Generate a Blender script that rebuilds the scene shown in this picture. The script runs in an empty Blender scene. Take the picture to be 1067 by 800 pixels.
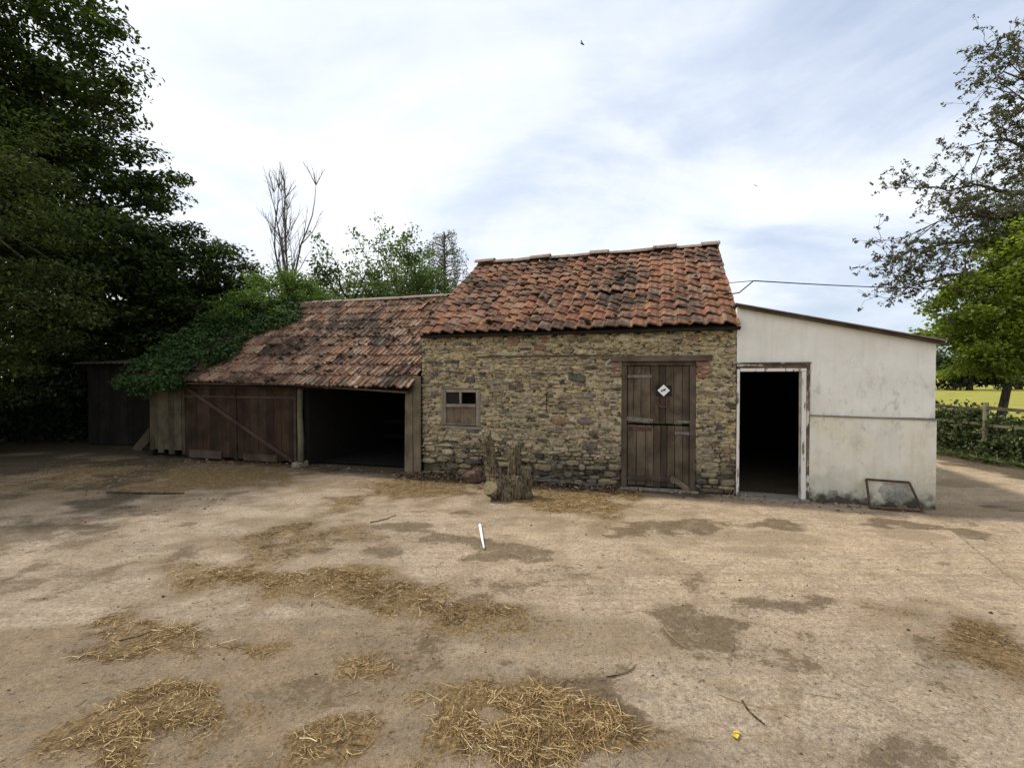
import bpy, bmesh, math, random
import numpy as np
from mathutils import Vector, Matrix, Euler
R = math.radians
rng = np.random.default_rng(7)
random.seed(7)
scene = bpy.context.scene
COL = scene.collection

# ------------------------------------------------------------------ camera, sky, sun, exposure
F, CX, HY, CH = 495.0, 533.5, 392.0, 1.70
cam_d = bpy.data.cameras.new("camera")
cam = bpy.data.objects.new("camera", cam_d); COL.objects.link(cam)
cam_d.sensor_width = 36.0; cam_d.lens = 36.0 * F / 1067.0
cam_d.clip_start = 0.05; cam_d.clip_end = 3000
cam.location = (0, 0, CH)
cam.rotation_euler = (R(90.0) - math.atan((400 - HY) / F), 0, 0)
scene.camera = cam

SUN_DIR = Vector((-0.89, 0.455, 0)).normalized() * math.cos(R(53)); SUN_DIR.z = math.sin(R(53))
world = bpy.data.worlds.new("World"); scene.world = world; world.use_nodes = True
wt = world.node_tree; wn = wt.nodes; wl = wt.links
wn.clear()
w_out = wn.new("ShaderNodeOutputWorld"); w_bg = wn.new("ShaderNodeBackground")
w_bg.inputs["Strength"].default_value = 0.10
sky = wn.new("ShaderNodeTexSky"); sky.sky_type = 'NISHITA'; sky.sun_disc = False
sky.sun_elevation = R(53); sky.sun_rotation = math.atan2(SUN_DIR.x, SUN_DIR.y)
sky.air_density = 1.0; sky.dust_density = 1.6
def wnode(t, **k):
    n = wn.new(t)
    for a, b in k.items(): setattr(n, a, b)
    return n
tc = wnode("ShaderNodeTexCoord"); sep = wnode("ShaderNodeSeparateXYZ"); wl.new(tc.outputs["Generated"], sep.inputs[0])
def wmath(op, a, b=None):
    n = wnode("ShaderNodeMath", operation=op)
    for i, x in enumerate((a, b)):
        if x is None: continue
        if isinstance(x, (int, float)): n.inputs[i].default_value = x
        else: wl.new(x, n.inputs[i])
    return n.outputs[0]
zz = wmath('ADD', wmath('MAXIMUM', sep.outputs[2], 0.0), 0.22)
comb = wnode("ShaderNodeCombineXYZ")
wl.new(wmath('DIVIDE', sep.outputs[0], zz), comb.inputs[0]); wl.new(wmath('DIVIDE', sep.outputs[1], zz), comb.inputs[1])
def wnoise(scale, detail, rough, loc, dist=0.6, sx=1.0):
    mp = wnode("ShaderNodeMapping"); mp.inputs["Location"].default_value = loc
    mp.inputs["Scale"].default_value = (sx, 1.0, 1.0)
    mp.inputs["Rotation"].default_value = (0, 0, R(-25))
    wl.new(comb.outputs[0], mp.inputs[0])
    n = wnode("ShaderNodeTexNoise"); n.inputs["Scale"].default_value = scale; n.inputs["Detail"].default_value = detail
    n.inputs["Roughness"].default_value = rough; n.inputs["Distortion"].default_value = dist
    wl.new(mp.outputs[0], n.inputs["Vector"]); return n.outputs["Fac"]
def wramp(fac, stops):
    r = wnode("ShaderNodeValToRGB"); e = r.color_ramp.elements
    while len(e) < len(stops): e.new(0.5)
    for el, (p, c) in zip(e, stops):
        el.position = p; el.color = (*c, 1) if len(c) == 3 else c
    wl.new(fac, r.inputs[0]); return r.outputs[0]
n1 = wnoise(1.05, 7, 0.55, (3.1, 1.7, 0), 0.8, 0.75)
n2 = wnoise(2.6, 6, 0.6, (0.4, 5.2, 0), 0.4, 0.6)
# the side of the sky away from the sun shows more blue and greyer cloud
side = wmath('MULTIPLY', wmath('ADD', wmath('MULTIPLY', sep.outputs[0], -0.6), wmath('MULTIPLY', sep.outputs[2], 0.30)), 0.20)
cover = wmath('ADD', wmath('ADD', wmath('MULTIPLY', n1, 0.75), wmath('MULTIPLY', n2, 0.25)), side)
mask = wramp(cover, [(0.30, (0.62, 0.62, 0.62)), (0.48, (0.95, 0.95, 0.95)), (1.0, (1, 1, 1))])
sdot = wnode("ShaderNodeVectorMath", operation='DOT_PRODUCT'); wl.new(tc.outputs["Generated"], sdot.inputs[0]); sdot.inputs[1].default_value = SUN_DIR
mask = wmath('MAXIMUM', mask, wramp(sdot.outputs["Value"], [(0.70, (0, 0, 0)), (0.90, (1, 1, 1))]))     # the sun stands behind cloud
bright = wramp(cover, [(0.28, (0.62, 0.71, 0.88)), (0.42, (0.74, 0.81, 0.93)), (0.50, (0.83, 0.885, 0.97)), (0.60, (0.97, 0.995, 1.03)), (0.9, (1.08, 1.08, 1.08))])
csc = wnode("ShaderNodeVectorMath", operation='SCALE'); wl.new(bright, csc.inputs[0]); csc.inputs["Scale"].default_value = 9.5
ssc = wnode("ShaderNodeVectorMath", operation='SCALE'); wl.new(sky.outputs[0], ssc.inputs[0]); ssc.inputs["Scale"].default_value = 1.25
wmix = wnode("ShaderNodeMix", data_type='RGBA')
wl.new(mask, wmix.inputs["Factor"]); wl.new(ssc.outputs[0], wmix.inputs["A"]); wl.new(csc.outputs[0], wmix.inputs["B"])
wl.new(wmix.outputs["Result"], w_bg.inputs["Color"]); wl.new(w_bg.outputs[0], w_out.inputs[0])

sun_d = bpy.data.lights.new("sun", 'SUN'); sun_d.energy = 3.3; sun_d.angle = R(4.0); sun_d.color = (1.0, 0.95, 0.86)
sun = bpy.data.objects.new("sun", sun_d); COL.objects.link(sun); sun.location = (-20, 10, 30)
sun.rotation_euler = SUN_DIR.to_track_quat('Z', 'Y').to_euler()
vs = scene.view_settings
scene.display_settings.display_device = 'sRGB'
vs.view_transform = 'Standard'; vs.look = 'None'; vs.exposure = 0.27; vs.gamma = 1.0; vs.use_curve_mapping = False
scene.cycles.use_denoising = True
scene.cycles.max_bounces = 6; scene.cycles.transparent_max_bounces = 8

# ------------------------------------------------------------------ frames and projection of photo positions onto the ground
O = Vector((-1.55, 8.20, 0))
FR = Matrix.Translation(O) @ Matrix.Rotation(R(-17.2), 4, 'Z')          # along the row of buildings: x along the front, y inwards
ID = Matrix.Identity(4)
def g(u, v, h=0.0):
    Z = (CH - h) * F / (v - HY); return ((u - CX) / F * Z, Z)

# ------------------------------------------------------------------ numpy noise
def _hash(ix, iy, s):
    n = (ix.astype(np.int64) * 374761393 + iy.astype(np.int64) * 668265263 + s * 1442695041) & 0x7fffffff
    n = ((n ^ (n >> 13)) * 1274126177) & 0x7fffffff
    return ((n ^ (n >> 16)) & 0xffff) / 65535.0
def vnoise(x, y, s=0):
    ix = np.floor(x); iy = np.floor(y); fx = x - ix; fy = y - iy
    fx = fx * fx * (3 - 2 * fx); fy = fy * fy * (3 - 2 * fy)
    a = _hash(ix, iy, s); b = _hash(ix + 1, iy, s); c = _hash(ix, iy + 1, s); d = _hash(ix + 1, iy + 1, s)
    return (a * (1 - fx) + b * fx) * (1 - fy) + (c * (1 - fx) + d * fx) * fy
def fbm(x, y, s=0, o=4):
    t = 0; a = 0.5; n = 0
    for i in range(o):
        t = t + a * vnoise(x * 2 ** i, y * 2 ** i, s + i * 17); n += a; a *= 0.5
    return t / n
def sstep(a, b, x):
    t = np.clip((x - a) / (b - a), 0, 1); return t * t * (3 - 2 * t)

# ------------------------------------------------------------------ mesh builder
class MB:
    def __init__(s): s.v = []; s.f = []; s.n = 0
    def add(s, v, *faces):
        v = np.asarray(v, dtype=np.float64).reshape(-1, 3)
        for f in faces:
            f = np.asarray(f, dtype=np.int64)
            if f.ndim == 1: f = f.reshape(1, -1)
            s.f.append(f + s.n)
        s.v.append(v); s.n += len(v); return s
    def mesh(s, name):
        me = bpy.data.meshes.new(name)
        v = np.concatenate(s.v) if s.v else np.zeros((0, 3))
        loops = np.concatenate([f.ravel() for f in s.f]); tot = np.concatenate([np.full(len(f), f.shape[1]) for f in s.f])
        st = np.concatenate(([0], np.cumsum(tot)[:-1]))
        me.vertices.add(len(v)); me.vertices.foreach_set("co", v.ravel().astype(np.float32))
        me.loops.add(len(loops)); me.loops.foreach_set("vertex_index", loops.astype(np.int32))
        me.polygons.add(len(tot)); me.polygons.foreach_set("loop_start", st.astype(np.int32)); me.polygons.foreach_set("loop_total", tot.astype(np.int32))
        me.update(calc_edges=True); me.validate()
        return me
BOXF = [[0, 3, 2, 1], [4, 5, 6, 7], [0, 1, 5, 4], [1, 2, 6, 5], [2, 3, 7, 6], [3, 0, 4, 7]]
def box(mb, x0, x1, y0, y1, z0, z1, j=0.0, M=None):
    v = np.array([[x0, y0, z0], [x1, y0, z0], [x1, y1, z0], [x0, y1, z0], [x0, y0, z1], [x1, y0, z1], [x1, y1, z1], [x0, y1, z1]], float)
    if j: v += rng.normal(0, j, v.shape)
    if M is not None: v = np.array([M @ Vector(p) for p in v])
    mb.add(v, BOXF); return mb
def bar(mb, a, b, w, d, up=(0, 0, 1), j=0.0):
    a = Vector(a); b = Vector(b); t = (b - a).normalized(); s = t.cross(Vector(up))
    if s.length < 1e-4: s = t.cross(Vector((0, 1, 0)))
    s.normalize(); n = s.cross(t).normalized()
    v = [p + s * (sx * w / 2) + n * (sn * d / 2) for p in (a, b) for sx, sn in ((-1, -1), (1, -1), (1, 1), (-1, 1))]
    v = np.array(v)
    if j: v += rng.normal(0, j, v.shape)
    mb.add(v, BOXF); return mb
def prism(mb, pts, y0, y1):                                             # outline in x,z pushed from y0 (front) to y1
    n = len(pts); v = [(x, y0, z) for x, z in pts] + [(x, y1, z) for x, z in pts]
    mb.add(v, list(range(n)), list(range(2 * n - 1, n - 1, -1)), [[i, (i + n), (i + 1) % n + n, (i + 1) % n] for i in range(n)]); return mb
def tube(mb, pts, rad, sides=7, wob=0.0, caps=True):
    P = np.array([tuple(p) for p in pts], float); n = len(P); rad = np.broadcast_to(np.asarray(rad, float), (n,))
    T = np.gradient(P, axis=0); T /= np.linalg.norm(T, axis=1)[:, None] + 1e-9
    ref = np.array([0, 0, 1.0]) if abs(T[0, 2]) < 0.9 else np.array([1.0, 0, 0])
    a = np.linspace(0, 2 * np.pi, sides, endpoint=False); V = []
    for i in range(n):
        s = np.cross(T[i], ref); s /= np.linalg.norm(s) + 1e-9; u = np.cross(s, T[i]); ref = u
        r = rad[i] * (1 + (rng.normal(0, wob, sides) if wob else 0))
        V.append(P[i] + (np.cos(a) * r)[:, None] * s + (np.sin(a) * r)[:, None] * u)
    k = np.arange(sides); k2 = (k + 1) % sides
    f = np.concatenate([np.stack([i * sides + k, i * sides + k2, (i + 1) * sides + k2, (i + 1) * sides + k], 1) for i in range(n - 1)])
    mb.add(np.concatenate(V), f)
    if caps:
        b = mb.n - n * sides
        mb.f.append(np.array([b + k[::-1]])); mb.f.append(np.array([b + (n - 1) * sides + k]))
    return mb
def blob(mb, c, r, seg=8, rings=6, amp=0.2, seed=0):
    th = np.linspace(0, np.pi, rings + 1)[1:-1]; ph = np.linspace(0, 2 * np.pi, seg, endpoint=False)
    A, B = np.meshgrid(th, ph, indexing='ij'); d = np.stack([np.sin(A) * np.cos(B), np.sin(A) * np.sin(B), np.cos(A)], -1).reshape(-1, 3)
    d = np.vstack([d, [[0, 0, 1], [0, 0, -1]]])
    d = d * (1 + rng.normal(0, amp, len(d)))[:, None] * np.asarray(r) + np.asarray(c)
    m = rings - 1; k = np.arange(seg); k2 = (k + 1) % seg
    q = [np.stack([i * seg + k, (i + 1) * seg + k, (i + 1) * seg + k2, i * seg + k2], 1) for i in range(m - 1)]
    t1 = np.stack([np.full(seg, m * seg), k, k2], 1); t2 = np.stack([np.full(seg, m * seg + 1), (m - 1) * seg + k2, (m - 1) * seg + k], 1)
    mb.add(d, np.concatenate(q), t1, t2); return mb

def tag(o, label=None, cat=None, group=None, kind=None):
    if label: o["label"] = label
    if cat: o["category"] = cat
    if group: o["group"] = group
    if kind: o["kind"] = kind
    return o
def obj(name, mb, m, parent=None, frame=ID, smooth=False, bevel=0.0):
    me = mb.mesh(name) if isinstance(mb, MB) else mb
    o = bpy.data.objects.new(name, me); COL.objects.link(o)
    if m is not None: me.materials.append(m)
    me.polygons.foreach_set("use_smooth", np.full(len(me.polygons), bool(smooth), dtype=bool))
    if parent is not None:
        o.parent = parent
        w = PW.get(parent.name, parent.matrix_basis)
        o.matrix_parent_inverse = w.inverted()
    o.matrix_basis = frame
    PW[o.name] = frame.copy()
    if bevel:
        b = o.modifiers.new("bevel", 'BEVEL'); b.width = bevel; b.segments = 1; b.limit_method = 'ANGLE'
    return o
PW = {}
def thing(name, label, cat, loc=(0, 0, 0), rz=0.0, group=None):
    o = bpy.data.objects.new(name, None); COL.objects.link(o); o.empty_display_size = 0.3
    o.matrix_basis = Matrix.Translation(loc) @ Matrix.Rotation(rz, 4, 'Z'); PW[o.name] = o.matrix_basis.copy()
    return tag(o, label, cat, group)

# ------------------------------------------------------------------ materials
class NB:
    def __init__(s, name):
        s.m = bpy.data.materials.new(name); s.m.use_nodes = True; s.t = s.m.node_tree; s.n = s.t.nodes; s.l = s.t.links; s.n.clear()
        s.out = s.n.new("ShaderNodeOutputMaterial"); s.tc = s.n.new("ShaderNodeTexCoord"); s.geo = s.n.new("ShaderNodeNewGeometry")
        s.P = s.tc.outputs["Object"]; s.rand = s.geo.outputs["Random Per Island"]
    def put(s, i, x):
        if isinstance(x, (int, float)): i.default_value = x
        elif isinstance(x, tuple): i.default_value = (*x, 1) if len(i.default_value) == 4 and len(x) == 3 else x
        else: s.l.new(x, i)
    def map(s, scale=(1, 1, 1), rot=(0, 0, 0), loc=(0, 0, 0), vec=None):
        n = s.n.new("ShaderNodeMapping"); n.inputs["Scale"].default_value = scale; n.inputs["Rotation"].default_value = rot; n.inputs["Location"].default_value = loc
        s.l.new(vec or s.P, n.inputs[0]); return n.outputs[0]
    def noise(s, scale, detail=4, rough=0.55, vec=None, dist=0.0, out="Fac"):
        n = s.n.new("ShaderNodeTexNoise"); n.inputs["Scale"].default_value = scale; n.inputs["Detail"].default_value = detail
        n.inputs["Roughness"].default_value = rough; n.inputs["Distortion"].default_value = dist; s.l.new(vec or s.P, n.inputs["Vector"]); return n.outputs[out]
    def voro(s, scale, vec=None, feature='F1', out="Distance"):
        n = s.n.new("ShaderNodeTexVoronoi"); n.feature = feature; n.inputs["Scale"].default_value = scale; s.l.new(vec or s.P, n.inputs["Vector"]); return n.outputs[out]
    def ramp(s, fac, stops, interp='LINEAR'):
        n = s.n.new("ShaderNodeValToRGB"); n.color_ramp.interpolation = interp; e = n.color_ramp.elements
        while len(e) < len(stops): e.new(0.5)
        for el, (p, c) in zip(e, stops):
            if isinstance(c, (int, float)): c = (c, c, c)
            el.position = p; el.color = (*c, 1)
        s.put(n.inputs[0], fac); return n.outputs[0]
    def mix(s, f, a, b, mode='MIX'):
        n = s.n.new("ShaderNodeMix"); n.data_type = 'RGBA'; n.blend_type = mode
        s.put(n.inputs["Factor"], f); s.put(n.inputs["A"], a); s.put(n.inputs["B"], b); return n.outputs["Result"]
    def math(s, op, a, b=0.0, c=None):
        n = s.n.new("ShaderNodeMath"); n.operation = op; s.put(n.inputs[0], a); s.put(n.inputs[1], b)
        if c is not None: s.put(n.inputs[2], c)
        return n.outputs[0]
    def attr(s, name):
        n = s.n.new("ShaderNodeAttribute"); n.attribute_name = name; return n.outputs["Fac"]
    def xyz(s, vec=None):
        n = s.n.new("ShaderNodeSeparateXYZ"); s.l.new(vec or s.P, n.inputs[0]); return n.outputs
    def bump(s, h, strength=0.5, dist=0.01, normal=None):
        n = s.n.new("ShaderNodeBump"); n.inputs["Strength"].default_value = strength; n.inputs["Distance"].default_value = dist
        s.l.new(h, n.inputs["Height"])
        if normal is not None: s.l.new(normal, n.inputs["Normal"])
        return n.outputs[0]
    def fin(s, color, rough=0.9, normal=None, spec=0.25, metal=0.0):
        p = s.n.new("ShaderNodeBsdfPrincipled"); s.put(p.inputs["Base Color"], color); s.put(p.inputs["Roughness"], rough)
        p.inputs["Specular IOR Level"].default_value = spec; p.inputs["Metallic"].default_value = metal
        if normal is not None: s.l.new(normal, p.inputs["Normal"])
        s.l.new(p.outputs[0], s.out.inputs[0]); return s.m
    def leaf(s, color, trans=0.35, rough=0.55, spec=0.3):
        p = s.n.new("ShaderNodeBsdfPrincipled"); s.put(p.inputs["Base Color"], color); p.inputs["Roughness"].default_value = rough; p.inputs["Specular IOR Level"].default_value = spec
        t = s.n.new("ShaderNodeBsdfTranslucent"); s.put(t.inputs[0], s.mix(1.0, color, (1.25, 1.3, 0.55), 'MULTIPLY'))
        m = s.n.new("ShaderNodeMixShader"); m.inputs[0].default_value = trans
        s.l.new(p.outputs[0], m.inputs[1]); s.l.new(t.outputs[0], m.inputs[2]); s.l.new(m.outputs[0], s.out.inputs[0]); return s.m

def wood_mat(name, c0, c1, axis='z', grey=(0.20, 0.18, 0.155), gmix=0.4, rough=0.85, green=0.0, paint=None, plo=0.44):
    b = NB(name); sc = {'z': (1, 1, 0.06), 'x': (0.06, 1, 1), 'y': (1, 0.06, 1)}[axis]
    shift = b.n.new("ShaderNodeVectorMath"); shift.operation = 'ADD'; cmb = b.n.new("ShaderNodeCombineXYZ")
    b.l.new(b.math('MULTIPLY', b.rand, 31.0), cmb.inputs[0]); b.l.new(b.math('MULTIPLY', b.rand, 17.0), cmb.inputs[2])
    b.l.new(b.P, shift.inputs[0]); b.l.new(cmb.outputs[0], shift.inputs[1])
    v = b.map(sc, vec=shift.outputs[0])
    gr = b.noise(55, 6, 0.65, v, 0.8); big = b.noise(7, 4, 0.6, v); blot = b.noise(3.2, 5, 0.6)
    c = b.mix(b.ramp(gr, [(0.3, 0), (0.7, 1)]), c0, c1)
    c = b.mix(b.math('MULTIPLY', b.ramp(big, [(0.35, 0), (0.65, 1)]), gmix), c, grey)
    c = b.mix(1.0, c, b.ramp(b.rand, [(0, 0.6), (0.5, 0.95), (1, 1.3)]), 'MULTIPLY')
    c = b.mix(b.math('MULTIPLY', b.ramp(blot, [(0.42, 0), (0.62, 1)]), 0.55), c, tuple(x * 0.35 for x in c0))
    if green: c = b.mix(b.math('MULTIPLY', b.ramp(b.noise(4.5, 5, 0.65), [(0.45, 0), (0.65, 1)]), green), c, (0.10, 0.11, 0.045))
    if paint is not None:
        m = b.ramp(b.math('ADD', b.math('MULTIPLY', b.noise(26, 6, 0.7, b.map(sc)), 0.6), b.math('MULTIPLY', b.noise(5, 4, 0.6), 0.4)), [(plo, 0), (plo + 0.03, 1)])
        c = b.mix(m, c, paint)
    h = b.math('ADD', gr, b.math('MULTIPLY', big, 0.6))
    return b.fin(c, rough, b.bump(h, 0.6, 0.006), 0.2)
def metal_mat(name, col, rust=(0.11, 0.05, 0.028), amt=0.6, rough=0.75):
    b = NB(name); n = b.noise(14, 6, 0.65)
    return b.fin(b.mix(b.ramp(n, [(0.35, 0), (0.35 + 0.6 * (1.05 - amt), 1)]), rust, col), rough, b.bump(b.noise(60, 4), 0.3, 0.002), 0.35)
def plain(name, col, rough=0.9, var=0.25, scale=12):
    b = NB(name); n = b.noise(scale, 5, 0.6)
    c = b.mix(1.0, col, b.ramp(n, [(0.25, 1 - var), (0.75, 1 + var)]), 'MULTIPLY')
    return b.fin(c, rough, b.bump(n, 0.4, 0.006), 0.2)
def leaf_mat(name, stops, trans=0.35, spec=0.3, rough=0.55):
    b = NB(name); c = b.ramp(b.rand, stops)
    n = b.noise(0.9, 3, 0.6)
    c = b.mix(1.0, c, b.ramp(n, [(0.3, 0.75), (0.7, 1.25)]), 'MULTIPLY')
    return b.leaf(c, trans, rough, spec)

def stone_mat():
    b = NB("rubble stone")
    c = b.ramp(b.rand, [(0.0, (0.07, 0.062, 0.055)), (0.12, (0.15, 0.13, 0.105)), (0.28, (0.31, 0.25, 0.16)), (0.48, (0.42, 0.335, 0.205)), (0.62, (0.26, 0.225, 0.18)),
                        (0.76, (0.44, 0.335, 0.175)), (0.90, (0.50, 0.42, 0.29)), (0.965, (0.26, 0.15, 0.09)), (1.0, (0.16, 0.14, 0.12))])
    n = b.noise(16, 7, 0.7, dist=0.4)
    c = b.mix(1.0, c, b.ramp(n, [(0.30, 0.38), (0.5, 0.95), (0.70, 1.55)]), 'MULTIPLY')
    lich = b.ramp(b.noise(2.6, 6, 0.65), [(0.50, 0), (0.66, 1)])
    c = b.mix(b.math('MULTIPLY', lich, 0.35), c, (0.38, 0.30, 0.15))
    grey = b.ramp(b.noise(1.4, 5, 0.6, b.map(loc=(5, 2, 9))), [(0.52, 0), (0.68, 1)])
    c = b.mix(b.math('MULTIPLY', grey, 0.4), c, (0.17, 0.165, 0.15))
    spots = b.ramp(b.noise(38, 4, 0.6), [(0.62, 0), (0.72, 1)])
    c = b.mix(b.math('MULTIPLY', spots, 0.65), c, (0.47, 0.42, 0.29))
    z = b.xyz()[2]
    damp = b.ramp(b.math('ADD', z, b.math('MULTIPLY', b.noise(2.2, 5, 0.6), 0.9)), [(0.62, 1), (1.02, 0)])
    c = b.mix(b.math('MULTIPLY', damp, 0.45), c, (0.05, 0.045, 0.038))
    h = b.math('ADD', b.noise(28, 7, 0.7), b.math('MULTIPLY', b.noise(90, 3), 0.35))
    return b.fin(c, 0.92, b.bump(h, 1.0, 0.022), 0.15)
def mortar_mat():
    b = NB("lime mortar"); n = b.noise(9, 7, 0.7); n2 = b.noise(1.7, 5, 0.6)
    c = b.ramp(n, [(0.28, (0.15, 0.12, 0.08)), (0.5, (0.43, 0.36, 0.235)), (0.72, (0.64, 0.565, 0.41))])
    c = b.mix(b.math('MULTIPLY', b.ramp(n2, [(0.45, 0), (0.62, 1)]), 0.45), c, (0.38, 0.30, 0.15))
    z = b.xyz()[2]
    damp = b.ramp(b.math('ADD', z, b.math('MULTIPLY', b.noise(2.2, 5, 0.6), 0.9)), [(0.62, 1), (1.02, 0)])
    c = b.mix(b.math('MULTIPLY', damp, 0.8), c, (0.05, 0.043, 0.034))
    gap = b.ramp(b.noise(13, 6, 0.7, b.map((1, 1, 1.7), loc=(2, 8, 4))), [(0.39, 1), (0.45, 0)]); c = b.mix(b.math('MULTIPLY', gap, 0.88), c, (0.035, 0.028, 0.02))
    h = b.math('SUBTRACT', b.math('ADD', b.noise(22, 8, 0.75), b.math('MULTIPLY', b.voro(26), 0.5)), b.math('MULTIPLY', gap, 0.8))
    return b.fin(c, 0.95, b.bump(h, 1.0, 0.02), 0.1)
def tile_mat(name, stops, lichen, moss, lich_amt, moss_lo):
    b = NB(name); c = b.ramp(b.rand, stops); n = b.noise(11, 6, 0.7)
    c = b.mix(1.0, c, b.ramp(n, [(0.25, 0.6), (0.5, 1.0), (0.75, 1.3)]), 'MULTIPLY')
    l = b.ramp(b.noise(3.1, 7, 0.7), [(0.48, 0), (0.66, 1)])
    c = b.mix(b.math('MULTIPLY', l, lich_amt), c, lichen)
    m = b.ramp(b.math('ADD', b.math('MULTIPLY', b.noise(7.0, 7, 0.72), 0.6), b.math('MULTIPLY', b.noise(1.1, 3, 0.5), 0.4)), [(moss_lo, 0), (moss_lo + 0.07, 1)])
    c = b.mix(b.math('MULTIPLY', m, 0.85), c, moss)
    return b.fin(c, 0.88, b.bump(b.noise(45, 6, 0.7), 0.6, 0.006), 0.2)
def plaster_mat():
    b = NB("old white render"); x, y, z = b.xyz()
    c = b.mix(b.ramp(b.noise(2.0, 6, 0.6), [(0.35, 0), (0.7, 1)]), (0.66, 0.635, 0.58), (0.77, 0.75, 0.70))
    low = b.ramp(z, [(0.57, 1), (0.575, 0)])        # z is rescaled by the ramp below
    zl = b.math('LESS_THAN', z, 1.155)
    c = b.mix(b.math('MULTIPLY', zl, b.ramp(b.noise(2.3, 5, 0.6), [(0.35, 0.15), (0.65, 0.85)])), c, (0.64, 0.58, 0.44))
    # grey mottles in the middle band, streaked downwards
    band = b.ramp(b.math('ABSOLUTE', b.math('SUBTRACT', z, 1.25)), [(0.1, 1), (0.75, 0.12)])
    mott = b.ramp(b.noise(7.5, 7, 0.68, b.map((1, 1, 0.55))), [(0.52, 0), (0.70, 1)])
    c = b.mix(b.math('MULTIPLY', b.math('MULTIPLY', mott, band), 0.8), c, (0.30, 0.297, 0.285))
    streak = b.ramp(b.noise(9, 5, 0.6, b.map((1, 1, 0.08))), [(0.48, 0), (0.70, 1)])
    c = b.mix(b.math('MULTIPLY', streak, 0.22), c, (0.40, 0.375, 0.29))
    hair = b.n.new('ShaderNodeTexVoronoi'); hair.feature = 'DISTANCE_TO_EDGE'; hair.inputs['Scale'].default_value = 1.3
    wq = b.n.new('ShaderNodeVectorMath'); wq.operation = 'ADD'; b.l.new(b.P, wq.inputs[0]); b.l.new(b.noise(3.5, 6, 0.65, out='Color'), wq.inputs[1]); b.l.new(wq.outputs[0], hair.inputs['Vector'])
    hk = b.math('MULTIPLY', b.ramp(hair.outputs['Distance'], [(0.002, 1), (0.008, 0)]), b.ramp(b.noise(1.6, 3), [(0.47, 0), (0.6, 1)])); c = b.mix(b.math('MULTIPLY', hk, 0.55), c, (0.22, 0.21, 0.19))
    # algae and splash at the foot
    zz = b.math('ADD', z, b.math('MULTIPLY', b.math('SUBTRACT', b.noise(4.0, 6, 0.68), 0.5), 0.75))
    alg = b.ramp(zz, [(0.04, 1), (0.55, 0)]); c = b.mix(b.math('MULTIPLY', alg, 0.55), c, (0.17, 0.17, 0.085))
    blk = b.ramp(zz, [(0.02, 1), (0.17, 0)]); c = b.mix(b.math('MULTIPLY', blk, 0.92), c, (0.035, 0.034, 0.024))
    # a patch of bare cement near the foot
    px = b.math('MULTIPLY', b.math('SUBTRACT', x, 6.86), 4.6); pz = b.math('MULTIPLY', b.math('SUBTRACT', z, 0.21), 6.5)
    d = b.math('ADD', b.math('ADD', b.math('MULTIPLY', px, px), b.math('MULTIPLY', pz, pz)), b.math('MULTIPLY', b.noise(12, 5, 0.6), 1.5))
    pt = b.ramp(d, [(0.98, 1), (1.0, 0)]); c = b.mix(b.math('MULTIPLY', b.math('SUBTRACT', 1.0, b.math('GREATER_THAN', d, 1.45)), 0.6), c, b.ramp(b.noise(24, 5, 0.7), [(0.35, (0.12, 0.12, 0.105)), (0.65, (0.34, 0.335, 0.30))]))
    chips = b.ramp(b.noise(19, 5, 0.6), [(0.70, 0), (0.73, 1)]); c = b.mix(b.math('MULTIPLY', chips, b.math('MULTIPLY', zl, 0.7)), c, (0.26, 0.24, 0.20))
    h = b.math('ADD', b.math('MULTIPLY', b.noise(3.5, 5, 0.5), 1.0), b.math('MULTIPLY', b.noise(45, 6, 0.65), 0.25))
    return b.fin(c, 0.85, b.bump(h, 0.5, 0.012), 0.2)
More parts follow.
